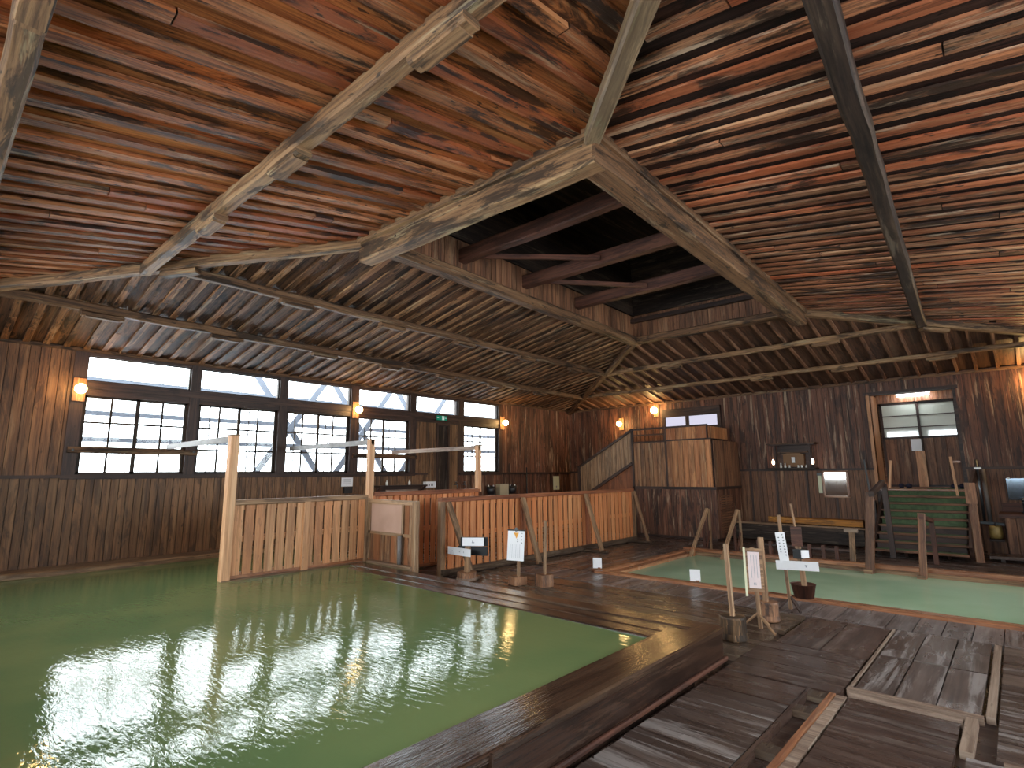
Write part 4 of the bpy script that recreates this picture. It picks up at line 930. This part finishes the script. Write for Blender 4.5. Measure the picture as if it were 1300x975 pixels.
# ------------------------------------------------------------------ lamps
def globe(x, y, z, dirn, lab, power=9, plate_=True):
    """dirn: unit vector pointing out of the wall"""
    d_ = V((*dirn, 0)); c_ = V((x, y, z)); r = thing('globe_lamp', tuple(c_), lab, 'lamp', 'globe wall lamps')
    m_ = MB(); bmesh.ops.create_uvsphere(m_.bm, u_segments=20, v_segments=12, radius=.082 if power < 20 else .105, matrix=Matrix.Translation(c_+d_*.14))
    for f_ in m_.bm.faces: f_.smooth = True
    m_.build('globe', 'bulb', r)
    MB().lathe(c_+d_*.0, [(.05, 0), (.05, .03), (.035, .07), (.035, .09)], 16, d_).build('holder', 'white', r)
    s_ = V((-d_.y, d_.x, 0))
    MB().beam(c_-V((0, 0, .19)), c_+V((0, 0, .19)), .17, .02, up=d_).build('back_board', 'closet2', r)
    li = bpy.data.lights.new('globe_light', 'POINT'); li.energy = power; li.color = (1.0, .60, .22); li.shadow_soft_size = .09
    lo = bpy.data.objects.new('light_source', li); COL.objects.link(lo); lo.parent = r; lo.location = d_*.30
    return r
globe(XA+.07, 1.66, 3.07, (1, 0), 'globe lamp beside the window nearest the left edge')
globe(XA+.07, 6.76, 3.14, (1, 0), 'globe lamp between the third and fourth windows of the left wall')
globe(XA+.07, 11.68, 3.14, (1, 0), 'globe lamp at the far end of the left window row')
globe(-9.10, YB-.05, 3.18, (0, -1), 'globe lamp on the far wall above the sloping stair parapet', 14)
globe(-7.87, YB-.05, 3.50, (0, -1), 'brightest globe lamp on the far wall left of the pale transom panes', 24)
globe(.46, YB-.05, 3.42, (0, -1), 'globe lamp on the far wall just beyond the right edge of the photo', 26)
# exit sign
r = thing('exit_sign', (XA+.06, 9.34, 3.15), 'small green exit sign with a white figure above the side door', 'sign')
MB().box(XA+.05, XA+.08, 9.15, 9.53, 3.06, 3.20).build('housing', 'blk', r); MB().box(XA+.08, XA+.085, 9.16, 9.52, 3.07, 3.19).build('green_face', 'exitg', r)
b = MB(); xx = XA+.086
b.box(xx, xx+.002, 9.34, 9.42, 3.08, 3.18); b.build('door_symbol', 'exitw', r)
b = MB(); b.lathe((xx+.002, 9.375, 3.165), [(.011, 0), (.011, .002)], 10, (1, 0, 0))
for p, q in (((9.372, 3.150), (9.362, 3.120)), ((9.362, 3.120), (9.385, 3.105)), ((9.385, 3.105), (9.38, 3.085)), ((9.362, 3.12), (9.348, 3.10)), ((9.348, 3.10), (9.335, 3.095)), ((9.372, 3.145), (9.395, 3.13)), ((9.372, 3.145), (9.350, 3.135))):
    b.beam((xx+.003, *p), (xx+.003, *q), .001, .010)
b.build('running_figure', 'exitg', r)
b = MB()
for y in (9.20, 9.47): b.beam((xx+.001, y-.03, 3.13), (xx+.001, y+.03, 3.13), .001, .012)
b.build('arrow', 'exitw', r)

# ------------------------------------------------------------------ things along the left wall
for y0, y1, lab in ((1.60, 3.50, 'weathered guard bar across the window nearest the left edge'), (6.72, 8.56, 'weathered guard bar across the fourth window')):
    r = thing('guard_bar', (XA+.09, (y0+y1)/2, 2.05), lab, 'bar', 'guard bars across the left windows')
    MB().beam((XA+.067, y0, 2.09), (XA+.067, y1, 2.08), .04, .10, ch=.008, seg=6, wob=.002).build('bar', 'beam2', r)
    for y in (y0+.07, y1-.07): MB().lathe((XA+.087, y, 2.09), [(.018, 0), (.018, .012)], 10, (1, 0, 0)).build('bolt', 'blk', r)
r = thing('wall_notice', (XA+.06, 6.62, 1.4), 'small white printed notice on the left wall near the middle curtain post', 'sign')
MB().box(XA+.04, XA+.055, 6.48, 6.76, 1.40, 1.595).build('sheet', 'white', r); b = MB()
for z in (1.56, 1.53, 1.50, 1.46): b.box(XA+.0555, XA+.057, 6.53, 6.71, z-.004, z+.004)
b.build('small_print', 'faint', r); MB().box(XA+.03, XA+.10, 6.53, 6.73, 1.25, 1.39).build('holder_box', 'blk', r)
r = thing('wall_shelf', (XA+.15, 8.0, 1.35), 'long dark shelf with a pale front strip on the left wall', 'shelf')
MB().box(XA+.02, XA+.26, 7.35, 8.75, 1.36, 1.40).build('board', 'dark', r); MB().box(XA+.24, XA+.27, 7.52, 8.45, 1.26, 1.30).build('pale_strip', 'palew', r)
for y in (7.4, 8.7): MB().beam((XA+.03, y, 1.2), (XA+.24, y, 1.37), .04, .04).build('bracket', 'dark', r)
b = MB(); b.box(XA+.02, XA+.06, 7.4, 8.7, 1.24, 1.36); b.build('back_board', 'dark', r)
for y, lab in ((7.62, 'white bottle on the left part of the dark wall shelf'), (8.28, 'white bottle on the right part of the dark wall shelf')):
    tag(MB().lathe((XA+.14, y, 1.40), [(.025, 0), (.03, .01), (.03, .07), (.012, .09), (.012, .11), (.02, .112), (.02, .125)], 12).build('bottle', 'ceram'), lab, 'bottle', 'bottles on the wall shelf')
r = thing('soap_box', (XA+.1, 8.93, 1.33), 'small white box with two dark marks at the end of the wall shelf', 'box')
MB().box(XA+.04, XA+.16, 8.78, 9.10, 1.32, 1.47).build('case', 'white', r); MB().box(XA+.16, XA+.162, 8.86, 8.90, 1.36, 1.41).box(XA+.16, XA+.162, 8.95, 9.0, 1.36, 1.42).build('mark', 'ink', r)
for y, m_, lab in ((9.85, 'steel', 'metal tap cluster beside the side door frame'), (10.15, 'steel', 'metal tap cluster below the smallest window, left one'), (11.1, 'pail', 'dark pail hanging below the smallest window'), (12.0, 'pail', 'black pail on the wall right of the beige box')):
    r = thing('hanging_pail' if m_ == 'pail' else 'wall_tap', (XA+.14, y, 1.2), lab, 'pail' if m_ == 'pail' else 'tap')
    if m_ == 'pail':
        MB().lathe((XA+.17, y, 1.08), [(.10, 0), (.13, .22), (.12, .22), (.09, .02), (.01, .02)], 16).build('body', m_, r)
        for dy in (-.1, .1): MB().lathe((XA+.17, y+dy, 1.30), [(.015, 0), (.02, .02), (.015, .04)], 8).build('lug', 'ceram', r)
        MB().beam((XA+.0, y, 1.33), (XA+.18, y, 1.31), .02, .02).build('hook', 'darkpipe', r)
    else:
        MB().tube([(XA+.0, y, 1.38), (XA+.14, y, 1.38), (XA+.16, y, 1.30)], .016).build('spout', m_, r); MB().lathe((XA+.10, y, 1.39), [(.012, 0), (.012, .04), (.035, .045), (.035, .06)], 10).build('handle', m_, r)
tag(MB().box(XA+.03, XA+.2, 11.44, 11.80, .98, 1.36, axis=2).build('wall_box', 'beige'), 'beige box on the left wall between two dark pails', 'box')
tag(MB().tube([(XA+.12, 12.7, 0), (XA+.12, 12.7, 1.84)], .02).build('standpipe', 'darkpipe'), 'thin dark standpipe against the left wall near the far corner', 'pipe')
r = thing('wall_label', (XA+.04, 14.3, 1.1), 'tall narrow yellowish label on the left wall near the far corner', 'sign')
MB().box(XA+.04, XA+.05, 14.1, 14.42, 1.12, 1.56, axis=2).build('plate', 'labelw', r); MB().lathe((XA+.05, 14.26, 1.22), [(.03, 0), (.03, .003)], 12, (1, 0, 0)).build('mark', 'faint', r)

# ------------------------------------------------------------------ things along the far wall
r = thing('household_altar', (-4.1, YB-.2, 1.7), 'small wooden household altar on a shelf between two glowing lights', 'altar')
MB().box(-4.72, -3.58, YB-.36, YB-.02, 1.69, 1.735, axis=0).build('shelf_board', 'black', r)
b = MB(); b.box(-4.52, -4.48, YB-.30, YB-.26, 1.73, 2.30); b.box(-3.72, -3.68, YB-.30, YB-.26, 1.73, 2.30); b.box(-4.62, -3.58, YB-.34, YB-.04, 2.30, 2.34, axis=0); b.box(-4.45, -3.75, YB-.30, YB-.06, 2.12, 2.15, axis=0); b.box(-4.5, -3.7, YB-.08, YB-.03, 1.73, 2.3); b.build('canopy', 'dark', r)
MB().beam((-4.66, YB-.2, 2.335), (-3.54, YB-.2, 2.335), .38, .02).box(-4.42, -3.72, YB-.31, YB-.29, 2.10, 2.125).build('roof', 'beam2', r)
MB().box(-4.34, -3.86, YB-.20, YB-.08, 1.76, 2.06, axis=0).build('shrine_case', 'gold', r)
MB().poly([(-4.38, YB-.22, 2.06), (-3.82, YB-.22, 2.06), (-4.1, YB-.22, 2.14)], .16, (0, -1, 0)).build('shrine_gable', 'gold', r)
MB().box(-4.13, -4.06, YB-.25, YB-.23, 1.86, 2.0, axis=2).build('paper_charm', 'white', r)
for k_, x in enumerate((-4.38, -4.28, -4.18, -3.98, -3.90, -3.80)):
    o = MB().lathe((x, YB-.29, 1.737), [(.02, 0), (.028, .02), (.02, .07), (.01, .085), (.018, .10), (.012, .12)] if k_ < 2 else [(.02, 0), (.026, .015), (.012, .04), (.022, .065)], 12).build('offering_vessel', 'ceram'); tag(o, ['tall white flask, leftmost on the altar shelf', 'white flask, second from the left on the altar shelf', 'little white dish left of the paper charm on the altar', 'little white dish right of the paper charm on the altar', 'little white cup near the right altar light', 'white cup closest to the right altar light'][k_], 'vessel', 'white vessels on the altar')
for x, lab in ((-4.56, 'glowing altar light at the left end of the altar shelf'), (-3.65, 'glowing altar light at the right end of the altar shelf')):
    r = thing('altar_light', (x, YB-.28, 1.735), lab, 'lamp', 'altar lights'); MB().lathe((x, YB-.28, 1.737), [(.035, 0), (.012, .02), (.012, .07), (.03, .08)], 12).build('stand', 'blk', r); MB().lathe((x, YB-.28, 1.815), [(.02, 0), (.036, .04), (.034, .09), (.012, .14)], 12).build('flame_glass', 'candle', r)
r = thing('framed_mirror', (-3.25, YB-.03, 1.1), 'square mirror in an orange wooden frame on the far wall left of the stairs', 'mirror')
MB().box(-3.50, -3.01, YB-.05, YB-.03, 1.06, 1.62, axis=2).build('glass', 'mirror', r); b = MB()
for a in ((-3.53, -3.49, 1.03, 1.64), (-3.02, -2.97, 1.03, 1.64), (-3.53, -2.97, 1.02, 1.065), (-3.53, -2.97, 1.615, 1.65)): b.box(a[0], a[1], YB-.07, YB-.03, a[2], a[3])
b.build('frame', 'edge', r)
r = thing('thermometer_plate', (-3.6, YB-.04, 1.15), 'narrow pale plate on the far wall just left of the framed mirror', 'sign'); MB().box(-3.63, -3.55, YB-.05, YB-.035, 1.12, 1.54, axis=2).build('plate', 'labelw', r); MB().box(-3.64, -3.54, YB-.06, YB-.035, 1.54, 1.60).build('clip', 'blk', r)
r = thing('bench', (-3.7, 14.55, 0), 'bench with a worn yellow front board below the altar and mirror', 'bench')
MB().beam((-4.66, 14.42, .49), (-2.66, 14.42, .475), .04, .14, ch=.006, seg=6, wob=.002).build('front_board', 'yellow', r)
MB().box(-4.6, -2.7, 14.44, 14.8, .50, .54, axis=0).build('seat', 'yellow', r)
for x in (-4.5, -3.6, -2.8): MB().box(x-.04, x+.04, 14.5, 14.75, 0, .5, axis=2).build('leg', 'dark', r)
r = thing('stone_kerb', (-4.3, 14.15, 0), 'long sooty stone kerb with white crust in front of the bench', 'kerb')
MB().beam((-5.45, 14.15, .205), (-2.6, 14.15, .2), .12, .37, ch=.02, seg=16, wob=.006).build('kerb_stone', 'black', r)
MB().beam((-5.4, 14.12, .41), (-2.55, 14.12, .39), .04, .04).build('edge_bar', 'greyw', r)
r = thing('mop', (-2.45, 14.6, .02), 'thin dark pole leaning beside the left side of the stairs', 'pole'); MB().beam((-2.50, 14.7, .95), (-2.60, 14.95, 1.9), .03, .03).build('handle', 'steel', r); MB().box(-2.56, -2.42, 14.62, 14.78, .0, .98, axis=2).build('stand', 'dark', r)
# wash corner on the right
r = thing('wash_counter', (.1, 14.5, 0), 'dark wooden wash counter at the right edge of the photo', 'counter')
MB().box(-.36, 1.3, 14.1, YB-.04, .74, .81, axis=0).build('counter_top', 'rustbeam', r); vboards(MB(), (-.28, 14.2), (1.25, 14.2), .05, .74, .16, (0, -1)).build('front_boards', 'wallB2', r)
MB().box(-.28, -.24, 14.2, YB-.04, .0, .74, axis=1).build('side', 'dark', r); MB().box(-.30, 1.3, YB-.14, YB-.03, .81, .98, axis=0).build('backsplash', 'rustbeam', r)
r = thing('counter_tap', (.02, 14.7, .81), 'dark tap standing on the wash counter', 'tap')
MB().lathe((.02, 14.7, .81), [(.05, 0), (.03, .03), (.02, .05), (.02, .24)], 12).tube([(.02, 14.7, 1.0), (.02, 14.52, 1.02)], .014).build('body', 'darkpipe', r); MB().lathe((.02, 14.7, 1.04), [(.02, 0), (.05, .02), (.05, .035), (.02, .05)], 12).build('handle', 'steel', r)
r = thing('wash_mirror', (.1, YB-.04, 1.05), 'dark bluish mirror above the wash counter', 'mirror')
MB().box(-.19, .52, YB-.05, YB-.04, 1.04, 1.47, axis=0).build('glass', 'mirrord', r)
for x in (-.15, .14, .45): MB().box(x-.02, x+.02, YB-.06, YB-.04, 1.455, 1.49).build('clip', 'ceram', r)
r = thing('water_pipes', (-.6, YB-.12, 0), 'pair of upright grey pipes on the far wall right of the stairs', 'pipe')
MB().tube([(-.61, YB-.1, .6), (-.61, YB-.1, 1.86)], .022).build('thin_pipe', 'steel', r); MB().tube([(-.52, YB-.1, .3), (-.52, YB-.1, 1.66)], .04).build('thick_pipe', 'greyp', r); MB().box(-.66, -.54, YB-.14, YB-.06, 1.66, 1.70).build('bracket', 'ceram', r)
MB().beam((-.66, 14.4, .62), (-.3, 14.4, .60), .05, .05).build('cross_pipe', 'darkpipe', r)
r = thing('wooden_pail', (-.44, 14.35, .31), 'pale round pail hung between the stairs and the wash counter', 'pail')
MB().lathe((-.44, 14.35, .33), [(.09, 0), (.105, .08), (.10, .22), (.088, .24), (.08, .22), (.085, .03), (.01, .03)], 18).build('body', 'bucket', r); MB().beam((-.44, 14.35, .57), (-.44, 14.38, .62), .02, .02, up=(1, 0, 0)).build('hook', 'darkpipe', r)
MB().box(-.55, -.33, 14.25, 14.46, .28, .32, axis=0).build('bracket', 'dark', r); MB().box(-.46, -.42, 14.4, YB-.03, .28, .31, axis=1).build('bracket_arm', 'dark', r)
vb = vboards(MB(), (-.62, 14.55), (-.30, 14.55), 0, .30, .1, (0, -1)).build('low_boarding', 'wallB2'); tag(vb, 'low boarded panel under the pale pail', 'panel')
tag(planks(MB(), -.55, 2.0, 13.45, 14.0, .10, .14, 'x', th=.05).build('duckboard', 'deckd'), 'low wooden duckboard in front of the wash counter', 'duckboard')
b = MB()
for x in (-.4, .3, 1.0, 1.7): b.box(x, x+.06, 13.46, 13.99, 0, .055, axis=1)
b.build('bearer', 'dark', bpy.data.objects['duckboard'])

# ------------------------------------------------------------------ light
wd = bpy.data.worlds.new('overcast_sky'); SC.world = wd; wd.use_nodes = True; nt = wd.node_tree
bg = nt.nodes['Background']; bg.inputs[0].default_value = (.89, .945, 1.0, 1); bg.inputs[1].default_value = 14.0
def portal(loc, nrm, sx, sy):
    l_ = bpy.data.lights.new('daylight_portal', 'AREA'); l_.shape = 'RECTANGLE'; l_.size = sx; l_.size_y = sy; l_.cycles.is_portal = True
    o = bpy.data.objects.new('daylight_portal', l_); COL.objects.link(o); o.location = loc
    o.rotation_euler = V(nrm).to_track_quat('-Z', 'Y').to_euler()
    return o
portal((XA-.2, 6.65, 2.7), (1, 0, 0), 10.2, 2.1)
portal((X1+.2, 6.5, 2.45), (-1, 0, 0), 10.9, 2.4)
portal((-4.3, Y0-.2, 2.45), (0, 1, 0), 10.9, 2.4)
cy = SC.cycles; cy.use_denoising = True; cy.max_bounces = 8; cy.diffuse_bounces = 5; cy.glossy_bounces = 4; cy.transparent_max_bounces = 12; cy.sample_clamp_indirect = 6; cy.caustics_reflective = False; cy.caustics_refractive = False
try: cy.denoiser = 'OPENIMAGEDENOISE'
except Exception: pass
vs = SC.view_settings; vs.view_transform = 'Standard'; vs.look = 'None'; vs.gamma = 1; vs.use_curve_mapping = False; vs.exposure = 0.0
